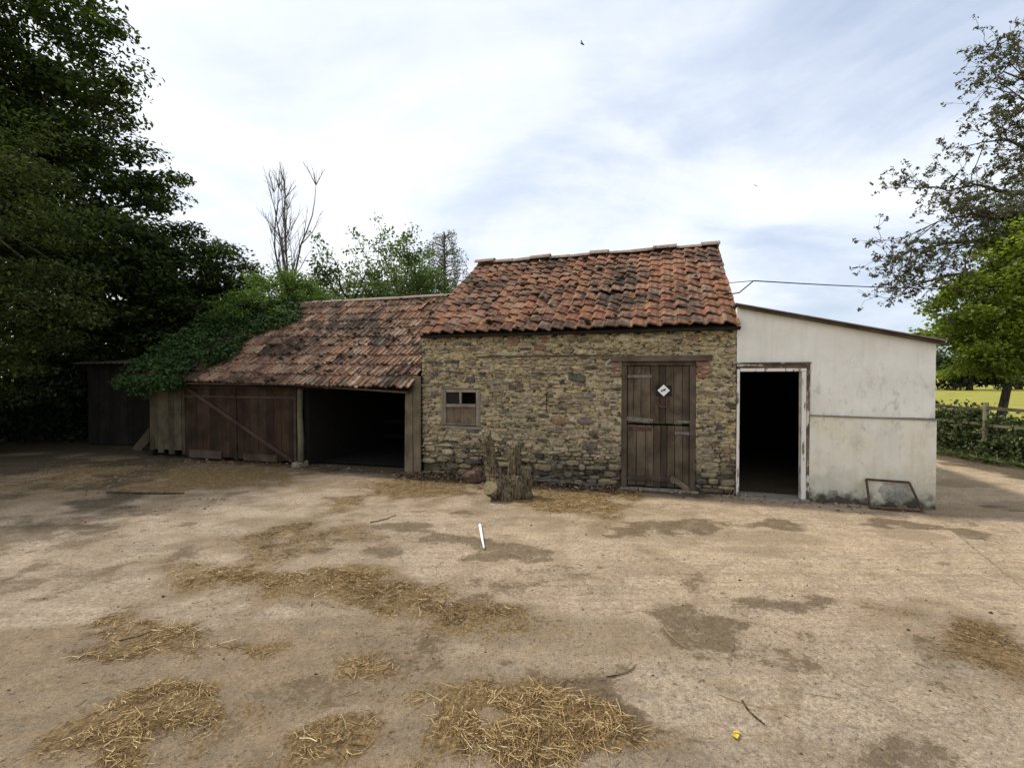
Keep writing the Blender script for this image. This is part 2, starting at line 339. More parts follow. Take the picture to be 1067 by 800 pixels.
def ground_mat():
    b = NB("yard concrete"); st = b.attr("straw"); dp = b.attr("damp"); dt = b.attr("dirt"); sandy = b.attr("sandy")  # the dirt mask holds yard dirt plus painted shade on indoor floors
    x, y, z = b.xyz()
    film = b.attr("film"); n = b.noise(0.9, 7, 0.62); n2 = b.noise(5.5, 7, 0.7); n3 = b.noise(85, 4, 0.7); n4 = b.noise(26, 6, 0.75)
    c = b.mix(b.ramp(n, [(0.35, 0), (0.65, 1)]), (0.30, 0.236, 0.170), (0.39, 0.306, 0.220))
    c = b.mix(b.math('MULTIPLY', sandy, 0.8), c, (0.445, 0.335, 0.220))
    c = b.mix(1.0, c, b.ramp(n2, [(0.25, 0.72), (0.5, 1.0), (0.78, 1.22)]), 'MULTIPLY')
    c = b.mix(1.0, c, b.ramp(n4, [(0.3, 0.58), (0.5, 1.0), (0.7, 1.32)]), 'MULTIPLY')
    c = b.mix(1.0, c, b.ramp(n3, [(0.3, 0.72), (0.5, 1.0), (0.7, 1.25)]), 'MULTIPLY')
    mid = b.noise(2.1, 8, 0.72, b.map(loc=(4, 9, 0)), 0.6); c = b.mix(b.math('MULTIPLY', b.ramp(mid, [(0.50, 0), (0.60, 1)]), 0.42), c, (0.215, 0.150, 0.085))
    fm = b.ramp(b.math('ADD', film, b.math('MULTIPLY', b.math('ADD', b.math('SUBTRACT', n4, 0.5), b.math('SUBTRACT', n2, 0.5)), 1.1)), [(0.25, 0), (0.75, 1)])
    c = b.mix(b.math('MULTIPLY', fm, 0.70), c, b.ramp(n2, [(0.35, (0.130, 0.088, 0.048)), (0.65, (0.255, 0.182, 0.105))]))
    # brushed lines left in the concrete
    wv = b.noise(9, 3, 0.6, b.map((0.10, 1.6, 1), (0, 0, R(14))), 0.5)
    c = b.mix(b.math('MULTIPLY', b.ramp(wv, [(0.5, 0), (0.62, 1)]), 0.30), c, (0.19, 0.165, 0.13))
    grit = b.ramp(b.voro(70), [(0.10, 1), (0.20, 0)]); gsel = b.ramp(b.noise(4, 4), [(0.42, 0), (0.62, 1)])
    c = b.mix(b.math('MULTIPLY', b.math('MULTIPLY', grit, gsel), 0.55), c, (0.12, 0.10, 0.075))
    pale = b.ramp(b.voro(48, b.map(loc=(3, 7, 1))), [(0.07, 1), (0.13, 0)])
    c = b.mix(b.math('MULTIPLY', pale, 0.45), c, (0.55, 0.50, 0.41))
    fine = b.math('ADD', b.math('MULTIPLY', b.math('SUBTRACT', n4, 0.5), 1.0), b.math('MULTIPLY', b.math('SUBTRACT', n2, 0.5), 0.8))
    dm = b.ramp(b.math('ADD', dp, b.math('MULTIPLY', fine, 1.7)), [(0.34, 0), (0.54, 1)])
    c = b.mix(b.math('MULTIPLY', dm, 0.80), c, b.ramp(n4, [(0.35, (0.060, 0.041, 0.023)), (0.65, (0.155, 0.108, 0.061))]))
    sm = b.ramp(b.math('ADD', st, b.math('MULTIPLY', fine, 1.9)), [(0.30, 0), (0.55, 1)])
    sc_ = b.ramp(b.noise(60, 5, 0.75, b.map((1, 0.5, 1))), [(0.32, (0.060, 0.040, 0.020)), (0.48, (0.16, 0.105, 0.046)), (0.66, (0.34, 0.225, 0.095))])
    c = b.mix(b.math('MULTIPLY', sm, 0.85), c, sc_)
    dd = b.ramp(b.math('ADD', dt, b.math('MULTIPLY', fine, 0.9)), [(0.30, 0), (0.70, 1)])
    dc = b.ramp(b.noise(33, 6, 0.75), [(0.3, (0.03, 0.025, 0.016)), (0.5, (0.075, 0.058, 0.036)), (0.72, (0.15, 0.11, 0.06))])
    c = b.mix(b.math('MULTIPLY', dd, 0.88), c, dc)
    cr = b.n.new('ShaderNodeTexVoronoi'); cr.feature = 'DISTANCE_TO_EDGE'; cr.inputs['Scale'].default_value = 0.42
    wp = b.n.new('ShaderNodeVectorMath'); wp.operation = 'ADD'; b.l.new(b.P, wp.inputs[0]); b.l.new(b.noise(1.8, 6, 0.65, out='Color'), wp.inputs[1]); b.l.new(wp.outputs[0], cr.inputs['Vector'])
    ck = b.math('MULTIPLY', b.ramp(cr.outputs['Distance'], [(0.0015, 1), (0.006, 0)]), b.ramp(b.noise(0.7, 3), [(0.45, 0), (0.6, 1)]))
    c = b.mix(b.math('MULTIPLY', ck, 0.6), c, (0.09, 0.07, 0.05))
    # the joint between two slabs, on the right
    A = Vector((*g(985, 545), 0)); B = Vector((*g(1075, 618), 0)); dv = (B - A).normalized()
    sd = b.math('ADD', b.math('ADD', b.math('MULTIPLY', x, -dv.y), b.math('MULTIPLY', y, dv.x)), dv.y * A.x - dv.x * A.y)
    sd = b.math('ABSOLUTE', b.math('ADD', sd, b.math('MULTIPLY', b.math('SUBTRACT', b.noise(6, 5), 0.5), 0.05)))
    jt = b.ramp(sd, [(0.006, 1), (0.016, 0)]); jt = b.math('MULTIPLY', jt, b.math('LESS_THAN', y, A.y + 0.05))
    c = b.mix(b.math('MULTIPLY', jt, 0.5), c, (0.16, 0.12, 0.08))
    g1 = b.noise(42, 5, 0.8, b.map(loc=(7, 3, 0))); g2 = b.noise(150, 3, 0.8)
    c = b.mix(1.0, c, b.ramp(g1, [(0.33, 0.68), (0.47, 0.96), (0.55, 1.04), (0.68, 1.28)]), 'MULTIPLY')
    c = b.mix(1.0, c, b.ramp(g2, [(0.32, 0.72), (0.5, 1.0), (0.68, 1.26)]), 'MULTIPLY')
    pit = b.ramp(b.noise(30, 4, 0.7, b.map(loc=(1, 9, 2))), [(0.30, 1), (0.37, 0)]); c = b.mix(b.math('MULTIPLY', pit, 0.6), c, (0.09, 0.07, 0.05))
    h = b.math('ADD', b.math('ADD', b.math('MULTIPLY', n4, 0.7), b.math('MULTIPLY', g1, 0.9)), b.math('MULTIPLY', wv, 0.5))
    h = b.math('SUBTRACT', h, b.math('MULTIPLY', pit, 0.6))
    h = b.math('ADD', h, b.math('MULTIPLY', grit, 0.2))
    rough = b.ramp(dm, [(0, 0.92), (1, 0.72)])
    return b.fin(c, rough, b.bump(h, 1.0, 0.017), 0.15)
def bark_mat(name, c0, c1, scale=18, vs_=0.25, moss=0.0):
    b = NB(name); n = b.noise(scale, 6, 0.7, b.map((1, 1, vs_)), 0.5)
    c = b.mix(b.ramp(n, [(0.40, 0), (0.60, 1)]), c0, c1)
    if moss: c = b.mix(b.math('MULTIPLY', b.ramp(b.noise(3.5, 5, 0.6), [(0.42, 0), (0.62, 1)]), moss), c, (0.12, 0.115, 0.045))
    return b.fin(c, 0.93, b.bump(n, 1.0, 0.03), 0.12)

M = {}
M['stone'] = stone_mat(); M['mortar'] = mortar_mat(); M['plaster'] = plaster_mat(); M['ground'] = ground_mat()
M['tile'] = tile_mat("terracotta pantile", [(0, (0.11, 0.050, 0.031)), (0.2, (0.17, 0.070, 0.038)), (0.45, (0.215, 0.088, 0.043)), (0.65, (0.18, 0.086, 0.050)), (0.85, (0.25, 0.110, 0.053)), (0.95, (0.22, 0.120, 0.078)), (1, (0.15, 0.09, 0.07))],
                   (0.23, 0.165, 0.115), (0.030, 0.024, 0.018), 0.72, 0.497)
M['oldtile'] = tile_mat("weathered clay tile", [(0, (0.07, 0.040, 0.028)), (0.25, (0.16, 0.082, 0.050)), (0.5, (0.25, 0.130, 0.076)), (0.75, (0.18, 0.105, 0.070)), (0.92, (0.29, 0.17, 0.11)), (1, (0.33, 0.22, 0.155))],
                      (0.19, 0.165, 0.13), (0.024, 0.022, 0.015), 0.7, 0.485)
M['ridge'] = tile_mat("mortared ridge tile", [(0, (0.14, 0.085, 0.065)), (0.5, (0.22, 0.14, 0.11)), (1, (0.26, 0.20, 0.165))], (0.30, 0.27, 0.23), (0.03, 0.028, 0.022), 0.7, 0.56)
M['moss'] = plain("dark roof moss", (0.028, 0.025, 0.015), 0.98, 0.5, 40)
M['doorwood'] = wood_mat("door planks", (0.045, 0.033, 0.023), (0.135, 0.100, 0.066), 'z', (0.13, 0.105, 0.072), 0.5)
M['framewood'] = wood_mat("dark frame timber", (0.045, 0.032, 0.022), (0.10, 0.075, 0.052), 'z', (0.12, 0.10, 0.08), 0.4)
M['lintelwood'] = wood_mat("lintel timber", (0.05, 0.032, 0.022), (0.115, 0.078, 0.052), 'x', (0.14, 0.11, 0.085), 0.4)
M['greywood'] = wood_mat("silvered boards", (0.085, 0.062, 0.040), (0.19, 0.145, 0.095), 'z', (0.17, 0.145, 0.105), 0.4, green=0.35)
M['darkboard'] = wood_mat("shaded boards", (0.05, 0.036, 0.023), (0.115, 0.087, 0.055), 'z', (0.10, 0.085, 0.06), 0.4, green=0.4)  # darker copy of the silvered boards, with shade put into the colour
M['mosspost'] = wood_mat("green post", (0.09, 0.075, 0.045), (0.19, 0.16, 0.095), 'z', (0.17, 0.16, 0.11), 0.4, green=0.7)
M['redwood'] = wood_mat("faded red door", (0.024, 0.012, 0.0065), (0.056, 0.027, 0.014), 'z', (0.045, 0.033, 0.024), 0.6)
M['redtrim'] = wood_mat("faded red rail", (0.055, 0.031, 0.024), (0.09, 0.051, 0.04), 'x', (0.09, 0.06, 0.05), 0.3)
M['patchwood'] = wood_mat("pale repair board", (0.17, 0.125, 0.085), (0.27, 0.205, 0.14), 'x', (0.2, 0.17, 0.13), 0.3)
M['winwood'] = wood_mat("window timber", (0.15, 0.115, 0.08), (0.27, 0.215, 0.155), 'x', (0.26, 0.23, 0.18), 0.4)
M['blackwood'] = wood_mat("tarred boards", (0.012, 0.010, 0.008), (0.028, 0.024, 0.019), 'z', (0.03, 0.027, 0.023), 0.3)
M['flakepaint'] = wood_mat("flaking white paint", (0.08, 0.06, 0.045), (0.17, 0.13, 0.10), 'z', (0.2, 0.17, 0.14), 0.3, paint=(0.66, 0.63, 0.58))
M['peeled'] = wood_mat("mostly bare trim", (0.06, 0.042, 0.03), (0.15, 0.11, 0.085), 'x', (0.17, 0.145, 0.12), 0.3, paint=(0.55, 0.52, 0.47), plo=0.54)
M['peeledup'] = wood_mat("mostly bare upright", (0.06, 0.042, 0.03), (0.15, 0.11, 0.085), 'z', (0.17, 0.145, 0.12), 0.3, paint=(0.55, 0.52, 0.47), plo=0.52)
M['iron'] = metal_mat("rusty iron", (0.03, 0.026, 0.024), amt=0.6)
M['greyiron'] = metal_mat("grey hinge iron", (0.17, 0.155, 0.14), (0.10, 0.07, 0.05), 0.8)
M['corr'] = metal_mat("rusted sheet", (0.13, 0.10, 0.085), (0.09, 0.05, 0.035), 0.7, 0.8)
M['glass'] = NB("dusty glass").fin((0.012, 0.013, 0.014), 0.3, None, 0.12)
M['white'] = plain("white plastic", (0.78, 0.78, 0.76), 0.5, 0.06)
M['black'] = plain("black paint", (0.012, 0.012, 0.012), 0.6, 0.2)
M['brick'] = tile_mat("red brick", [(0, (0.17, 0.075, 0.05)), (0.5, (0.25, 0.11, 0.07)), (1, (0.20, 0.105, 0.075))], (0.3, 0.25, 0.18), (0.06, 0.05, 0.04), 0.4, 0.6)
M['cement'] = plain("grey cement", (0.21, 0.185, 0.15), 0.9, 0.25)
M['inside'] = plain("shade dark interior", (0.013, 0.011, 0.009), 0.95, 0.3)  # near-black colour stands in for the shade indoors
M['bark'] = bark_mat("bark", (0.035, 0.028, 0.02), (0.10, 0.085, 0.06))
M['greybark'] = bark_mat("pale bark", (0.075, 0.062, 0.05), (0.17, 0.145, 0.115))
M['stump'] = bark_mat("stump bark", (0.022, 0.016, 0.010), (0.20, 0.152, 0.098), 30, 0.16, 0.25)
M['cut'] = plain("sawn end grain", (0.19, 0.155, 0.085), 0.9, 0.35, 22)

# ------------------------------------------------------------------ ground
#           u    v    ru  rv  amount
HEAPS = [(285, 600, 62, 9, .7), (385, 613, 56, 10, .75), (462, 634, 52, 11, .7), (215, 604, 30, 7, .7), (540, 742, 30, 14, .75), (655, 700, 1, 1, 0),
         (132, 764, 60, 38, 1.0), (150, 672, 52, 20, .8), (122, 650, 26, 9, .7), (120, 690, 30, 9, .7), (256, 675, 44, 8, .65), (345, 762, 34, 20, .8), (372, 696, 34, 13, .75),
         (486, 762, 46, 40, .9), (590, 756, 58, 36, 1.0), (560, 790, 60, 22, .9), (246, 597, 52, 9, .9), (340, 605, 70, 8, .75), (420, 622, 60, 12, .75), (500, 645, 50, 12, .6),
         (312, 562, 62, 12, .6), (356, 526, 26, 9, .65), (225, 495, 95, 13, .85), (120, 487, 80, 13, .6), (452, 506, 58, 10, .8), (606, 521, 54, 13, 1.0), (1050, 682, 44, 26, .75),
         (300, 575, 40, 7, .5), (250, 740, 30, 14, .5), (430, 725, 40, 9, .5), (290, 785, 70, 9, .5), (40, 505, 60, 12, .5)]
DAMPS = [(642, 748, 30, 46, 1.0), (612, 718, 50, 15, 1.0), (655, 785, 26, 20, .95), (812, 624, 42, 14, .65), (735, 672, 30, 16, .5), (760, 678, 44, 18, .45), (725, 600, 16, 7, .45), (915, 782, 48, 24, .6), (560, 592, 40, 8, .4),
         (590, 600, 40, 9, .4), (300, 720, 70, 20, .45), (400, 690, 60, 18, .5), (440, 715, 70, 20, .45), (500, 640, 70, 16, .5), (540, 610, 60, 10, .45), (330, 640, 60, 9, .3), (60, 600, 80, 22, .5), (20, 560, 80, 18, .6),
         (700, 790, 70, 14, .5), (960, 690, 60, 18, .4), (1040, 660, 40, 12, .4), (80, 545, 60, 9, .5), (150, 570, 50, 7, .35), (100, 720, 24, 14, .35), (240, 760, 26, 25, .45), (340, 560, 80, 16, .35), (640, 620, 40, 6, .35),
         (780, 640, 50, 10, .3), (830, 665, 24, 8, .35), (530, 545, 30, 6, .3), (990, 588, 14, 4, .5), (720, 612, 12, 6, .5), (570, 575, 30, 5, .35)]
def ell(lst, x, y, s):
    wx = (fbm(x * 1.6, y * 1.6, s, 4) - .5) * 0.9; wy = (fbm(x * 1.6 + 40, y * 1.6, s + 5, 4) - .5) * 0.9
    rag = fbm(x * 4.2, y * 5.0, s + 9, 5); out = np.zeros_like(x)
    for u, v, ru, rv, a in lst:
        cx, cy = g(u, v); rx = 1.15 * ru * cy / F; ry = abs(g(u, v - rv)[1] - cy) * 0.65 + abs(g(u, v + rv)[1] - cy) * 0.55
        k = min(1.0, max(rx, ry) / 0.5)
        d = np.sqrt(((x + wx * k * 1.15 - cx) / rx) ** 2 + ((y + wy * k * 1.0 - cy) / ry) ** 2)
        out = np.maximum(out, a * sstep(1.5, .25, d + (rag - .5) * 1.7))
    return out
def gh(x, y):
    x = np.asarray(x, float); y = np.asarray(y, float)
    near = sstep(16, 9, np.hypot(x, y - 3))
    h = (fbm(x * .7, y * .7, 3, 3) - .5) * 0.035 + (fbm(x * 3.1, y * 3.1, 9, 4) - .5) * 0.016
    return h * near
def axis(a, b, fine, coarse_lo, coarse_hi, step):
    l = np.arange(coarse_lo, a, step); m = np.arange(a, b, fine); r_ = np.arange(b, coarse_hi + step, step); return np.concatenate([l, m, r_])
xs = axis(-9.5, 9.5, 0.032, -26, 14, 0.5); ys = axis(1.2, 9.8, 0.032, -10, 28, 0.5)
X, Y = np.meshgrid(xs, ys, indexing='ij'); x = X.ravel(); y = Y.ravel()
straw_a = ell(HEAPS, x, y, 21); damp_a = np.maximum(ell(DAMPS, x, y, 31), straw_a * .8)
damp_a = np.maximum(damp_a, 0.62 * sstep(.60, .70, fbm(x * .8, y * 1.3, 77, 5)))
dirt_shade_a = sstep(.25, .9, sstep(-3.2, -8.5, x + .35 * (y - 8)) * 0.75 + (fbm(x * 1.1, y * 1.5, 55, 5) - .5) * 1.5)
dirt_shade_a *= sstep(3.2, 6.5, y + 0.0 * x)
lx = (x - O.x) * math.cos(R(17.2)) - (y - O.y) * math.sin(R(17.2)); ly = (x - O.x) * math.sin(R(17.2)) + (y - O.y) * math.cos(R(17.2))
foot = sstep(-.55, -.05, ly + (fbm(x * 3, y * 3, 63, 4) - .5) * .5) * sstep(5.0, 4.4, lx); dirt_shade_a = np.maximum(dirt_shade_a, foot * .8)
dirt_shade_a = np.maximum(dirt_shade_a, .5 * sstep(-.3, -.02, ly + (fbm(x * 4, y * 4, 64, 4) - .5) * .35) * sstep(5.6, 6.0, lx) * sstep(7.5, 7.2, lx))
dirt_shade_a = np.maximum(dirt_shade_a, sstep(8.3, 9.0, x + (fbm(x * 2, y * 2, 67, 4) - .5) * 1.2))
dirt_shade_a = np.maximum(dirt_shade_a, sstep(-6.1, -6.7, lx) * sstep(-.4, .3, ly)); dirt_shade_a = np.maximum(dirt_shade_a, sstep(.0, .5, ly + (fbm(x * 3, y * 3, 69, 3) - .5) * .6) * sstep(7.3, 7.1, lx))  # ground inside the buildings is darkened here to paint in indoor shade
sandy_a = np.clip(sstep(-2.5, 2.5, x + (fbm(x * .6, y * .6, 88, 3) - .5) * 4) * .8 * sstep(2.0, 4.5, y) + .2, 0, 1)
film_a = np.maximum(ell([(p_[0], p_[1], p_[2] * 1.9, p_[3] * 1.9, .75) for p_ in HEAPS], x, y, 21), .8 * sstep(.50, .66, fbm(x * .55 + y * .2, y * 1.0 - x * .15, 101, 5)) * sstep(3.6, -1.0, x))
film_a = np.maximum(film_a, .55 * sstep(.56, .68, fbm(x * .7, y * 1.2, 111, 5))) * sstep(10.5, 8.5, x)
z = gh(x, y) + straw_a * 0.015
nx, ny = len(xs), len(ys); idx = np.arange(nx * ny).reshape(nx, ny)
q = np.stack([idx[:-1, :-1], idx[1:, :-1], idx[1:, 1:], idx[:-1, 1:]], -1).reshape(-1, 4)
mb = MB().add(np.stack([x, y, z], 1), q)
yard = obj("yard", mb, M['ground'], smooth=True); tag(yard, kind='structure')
for nme, arr in (("straw", straw_a), ("damp", damp_a), ("dirt", dirt_shade_a), ("sandy", sandy_a), ("film", film_a)):
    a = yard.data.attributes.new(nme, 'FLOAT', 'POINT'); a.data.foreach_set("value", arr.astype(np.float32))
b = NB("buttercup meadow"); n = b.noise(0.5, 6, 0.65); n2 = b.noise(6, 5, 0.7)
c = b.ramp(n, [(0.35, (0.17, 0.19, 0.045)), (0.6, (0.30, 0.28, 0.055))]); c = b.mix(b.ramp(n2, [(0.48, 0), (0.64, 1)]), c, (0.36, 0.31, 0.06))
M['meadow'] = b.fin(c, 0.95, b.bump(n2, 1.0, 0.1), 0.1)
mb = MB(); S = 900.0
mb.add([(-S, -S, -.06), (S, -S, -.06), (S, S, -.06), (-S, S, -.06)], [0, 1, 2, 3]); tag(obj("meadow", mb, M['meadow']), kind='structure')

# ------------------------------------------------------------------ roofs
def pant(s): return 0.019 * np.sin(2 * np.pi * (s - 0.02)) + 0.008 * np.sin(4 * np.pi * s)
def roman(s): return 0.030 * np.exp(-((s - 0.12) / 0.10) ** 2) + 0.030 * np.exp(-((s - 0.62) / 0.10) ** 2)
def tiles(mb, E0, E1, R0, R1, nc, nr, prof, nk, thick, jit, miss=(), slip={}, sag=0.02, seed=0, tilt=0.004):
    E0, E1, R0, R1 = map(np.array, (E0, E1, R0, R1)); W = np.linalg.norm(E1 - E0); L = np.linalg.norm(R0 - E0)
    N = np.cross(E1 - E0, R0 - E0); N /= np.linalg.norm(N)
    if N[2] < 0: N = -N
    rr = np.random.default_rng(seed)
    def P(u, t):
        u = u[:, None]; t = t[:, None]
        return (E0 * (1 - u) + E1 * u) * (1 - t) + (R0 * (1 - u) + R1 * u) * t + N * (sag * (fbm(u * 4.5, t * 3.5, seed, 2) - .5) * 2)
    s = np.linspace(0, 1, nk)
    for i in range(nc):
        for j in range(nr):
            if (i, j) in miss: continue
            du, dt = rr.normal(0, jit * .35, 2); rot = rr.normal(0, jit * 1.2); lift = abs(rr.normal(0, tilt)); lopl = rr.normal(0, tilt)
            dt += slip.get((i, j), 0.0)
            u = (i + du + s * 1.07) / nc; h = prof(s) + lopl * (s - .5) * 4
            t0 = (j + dt - .04 + rot * (s - .5)) / nr; t1 = (j + dt + 1.10 + rot * (s - .5)) / nr; tm = (t0 + t1) / 2
            u1 = u - rot * .25 / nc
            a = P(u, t0) + N * (h + thick * 1.25 + lift)[:, None]; m = P((u + u1) / 2, tm) + N * (h + thick * .75 + lift * .5)[:, None]; bb = P(u1, t1) + N * (h + thick * .1)[:, None]
            low = P(u, t0 + .0) + N * (h + thick * .25 + lift)[:, None]
            k = np.arange(nk - 1)
            f = np.concatenate([np.stack([k + r_ * nk, k + 1 + r_ * nk, k + 1 + (r_ + 1) * nk, k + (r_ + 1) * nk], 1) for r_ in (0, 1)])
            lf = np.stack([3 * nk + k, 3 * nk + k + 1, k + 1, k], 1)
            side = np.array([[3 * nk, 0, nk, nk], [nk - 1, 4 * nk - 1, 2 * nk - 1, 2 * nk - 1]])[:, :3]
            mb.add(np.concatenate([a, m, bb, low]), f, lf, side)
    return mb
def moss_on(mb, E0, E1, R0, R1, n, rmin, rmax, seed, dens=None):
    rr = np.random.default_rng(seed); E0, E1, R0, R1 = map(np.array, (E0, E1, R0, R1)); k = 0
    while k < n:
        u, t = rr.random(2)
        if dens is not None and rr.random() > dens(u, t): continue
        p = (E0 * (1 - u) + E1 * u) * (1 - t) + (R0 * (1 - u) + R1 * u) * t; r_ = rr.uniform(rmin, rmax)
        for _ in range(rr.integers(1, 4)):
            blob(mb, p + rr.normal(0, r_ * .7, 3) * (1, .8, .3) + np.array([0, 0, .045]), (r_ * rr.uniform(.6, 1.2), r_ * rr.uniform(.6, 1), r_ * .5), 7, 5, .25)
        k += 1
    return mb
def ridge_tile(parent, a, b, r_, roll, dz):
    mb = MB(); a = Vector(a); b = Vector(b); n = 9; t = (b - a).normalized(); up = Vector((0, 0, 1)); s = t.cross(up).normalized(); V = []
    for p, rk in ((a, r_), (b, r_ * 1.04)):
        for rad in (rk, rk - .018):
            for i in range(n):
                an = math.pi * (i / (n - 1)) * .86 + math.pi * .07 + roll
                V.append(p + s * (math.cos(an) * rad) + up * (math.sin(an) * rad * .85 + dz))
    k = np.arange(n - 1); f = np.concatenate([np.stack([k, k + 1, k + 1 + 2 * n, k + 2 * n], 1), np.stack([k + n + 1, k + n, k + 3 * n, k + 3 * n + 1], 1), np.stack([k + 1, k, k + n, k + n + 1], 1), np.stack([k + 2 * n, k + 2 * n + 1, k + 3 * n + 1, k + 3 * n], 1)])
    mb.add(np.array(V), f, [[0, 2 * n, 3 * n, n], [n - 1, 2 * n - 1, 4 * n - 1, 3 * n - 1]])
    return obj("ridge_tile", mb, M['ridge'], parent, FR)

# ------------------------------------------------------------------ stone barn
def L2W(x, y, z=0): return FR @ Vector((x, y, z))
RZ = R(-17.2)
barn = thing("stone_barn", "small rubble stone barn with orange clay pantile roof and plank stable door", "barn", L2W(2.47, 1.3), RZ)
BW, EH, RY, RH = 4.95, 2.46, 2.55, 4.13
DX0, DX1, DH = 3.36, 4.42, 1.92
WX0, WX1, WZ0, WZ1 = 0.37, 1.06, 0.85, 1.50
def hole(x, z, m=0.0):
    return (DX0 - m < x < DX1 + m and z < DH + .10 + m) or (WX0 - m < x < WX1 + m and WZ0 - m < z < WZ1 + m) or (3.21 - m < x < 4.64 + m and 1.91 - m < z < 2.02 + m)
# mortar core, in panels round the openings
mb = MB()
def panel(x0, x1, z0, z1, y0=0.012):
    nx_ = max(2, int((x1 - x0) / .05)); nz_ = max(2, int((z1 - z0) / .05)); gx = np.linspace(x0, x1, nx_ + 1); gz = np.linspace(z0, z1, nz_ + 1)
    GX, GZ = np.meshgrid(gx, gz, indexing='ij'); yy = y0 + (fbm(GX * 7, GZ * 9, 4, 4) - .5) * .022
    dry = sstep(.75, .35, GZ + (fbm(GX * 2, GZ * 2, 8, 3) - .5) * .5); yy = yy + dry * .035
    v = np.stack([GX, yy, GZ], -1).reshape(-1, 3); id_ = np.arange(len(v)).reshape(nx_ + 1, nz_ + 1)
    mb.add(v, np.stack([id_[:-1, :-1], id_[1:, :-1], id_[1:, 1:], id_[:-1, 1:]], -1).reshape(-1, 4))
for a in ((0, WX0, 0, EH), (WX0, WX1, 0, WZ0), (WX0, WX1, WZ1, EH), (WX1, DX0, 0, EH), (DX0, DX1, DH + .02, EH), (DX1, BW, 0, EH)): panel(*a)
core = MB()
for a in ((0, WX0, 0, EH), (WX0, WX1, 0, WZ0), (WX0, WX1, WZ1, EH), (WX1, DX0, 0, EH), (DX0, DX1, DH + .02, EH), (DX1, BW, 0, EH)): box(mb, a[0], a[1], .075, .42, a[2], a[3])
mb2 = mb
wall = obj("wall", mb2, M['mortar'], barn, FR)
# rubble stones: random flat stones laid in wandering courses
mb = MB(); rs = np.random.default_rng(12)
def stone(cx, cz, w, h, proud, yaw=0.0):
    k = 12; a = np.linspace(0, 2 * np.pi, k, endpoint=False) + rs.uniform(0, .5); e = rs.uniform(.5, .8)
    sx = np.sign(np.cos(a)) * np.abs(np.cos(a)) ** e * w / 2 * (1 + rs.normal(0, .08, k)); sz = np.sign(np.sin(a)) * np.abs(np.sin(a)) ** e * h / 2 * (1 + rs.normal(0, .11, k))
    sk = rs.normal(0, .12); sz = sz + sx * sk * .4
    rings = [(1.03, .03), (.97, -proud * .25), (.82, -proud * .8), (.45, -proud * (1 + rs.normal(0, .15)))]
    V = []; tx, tz = rs.normal(0, .05, 2)
    for f_, y_ in rings: V.append(np.stack([cx + sx * f_, y_ + (sx * f_ * tx + sz * f_ * tz) + rs.normal(0, .0015, k), cz + sz * f_], 1))
    V.append(np.array([[cx, -proud, cz]])); V = np.concatenate(V); i = np.arange(k); i2 = (i + 1) % k
    f = np.concatenate([np.stack([r_ * k + i, r_ * k + i2, (r_ + 1) * k + i2, (r_ + 1) * k + i], 1) for r_ in range(3)])
    mb.add(V, f, np.stack([3 * k + i, 3 * k + i2, np.full(k, 4 * k)], 1))
zc = -0.03; ci = 0; big = []
for _ in range(130):                                              # some larger stones first, small ones fill round them
    x_, z_ = rs.uniform(.1, BW - .1), rs.uniform(.05, EH - .1); w_ = rs.uniform(.10, .30); h_ = w_ * rs.uniform(.30, .62); h_ = min(h_, .16)
    if any(hole(x_ + sx * w_ * .5, z_ + sz * h_ * .5, .02) for sx in (-1, 0, 1) for sz in (-1, 0, 1)) or x_ - w_ / 2 < 0 or x_ + w_ / 2 > BW: continue
    if any(abs(x_ - p[0]) < (w_ + p[2]) * .55 and abs(z_ - p[1]) < (h_ + p[3]) * .6 for p in big): continue
    big.append((x_, z_, w_, h_)); stone(x_, z_, w_ * .97, h_ * .97, rs.uniform(.010, .024))
while zc < EH + .02:
    hc = rs.uniform(.030, .074) if zc > .35 else rs.uniform(.05, .11)
    x_ = -rs.uniform(0, .08)
    while x_ < BW:
        w_ = min(max(hc * rs.lognormal(.72, .45), .045), .33); xc = x_ + w_ / 2; zz_ = zc + hc / 2 + (fbm(np.array([xc * 1.2]), np.array([ci * .35]), 5, 3)[0] - .5) * .24
        hs = hc * rs.uniform(.55, 1.08); x_ += w_ + rs.uniform(.002, .012)
        l, r_ = max(xc - w_ / 2, -.012), min(xc + w_ / 2, BW + .012)
        if r_ - l < .035 or zz_ > EH: continue
        if any(hole(px_, zz_ + sz * hs * .4, .004) for px_ in (l + .01, (l + r_) / 2, r_ - .01) for sz in (-1, 1)):
            # shorten against the opening
            for ox in (DX0, DX1, WX0, WX1):
                if l < ox < r_:
                    if (ox - l) > (r_ - ox): r_ = ox - .004
                    else: l = ox + .004
            if r_ - l < .04 or any(hole(px_, zz_ + sz * hs * .35, .0) for px_ in (l + .008, (l + r_) / 2, r_ - .008) for sz in (-1, 1)): continue
        if any(abs((l + r_) / 2 - p[0]) < (r_ - l + p[2]) * .44 and abs(zz_ - p[1]) < (hs + p[3]) * .42 for p in big): continue
        if rs.random() < .05: continue
        stone((l + r_) / 2, zz_, (r_ - l) * .97, hs * .95, rs.uniform(.002, .026) + (.012 if zz_ < .5 else 0))
    zc += hc * .97; ci += 1
obj("stonework", mb, M['stone'], barn, FR, smooth=True)
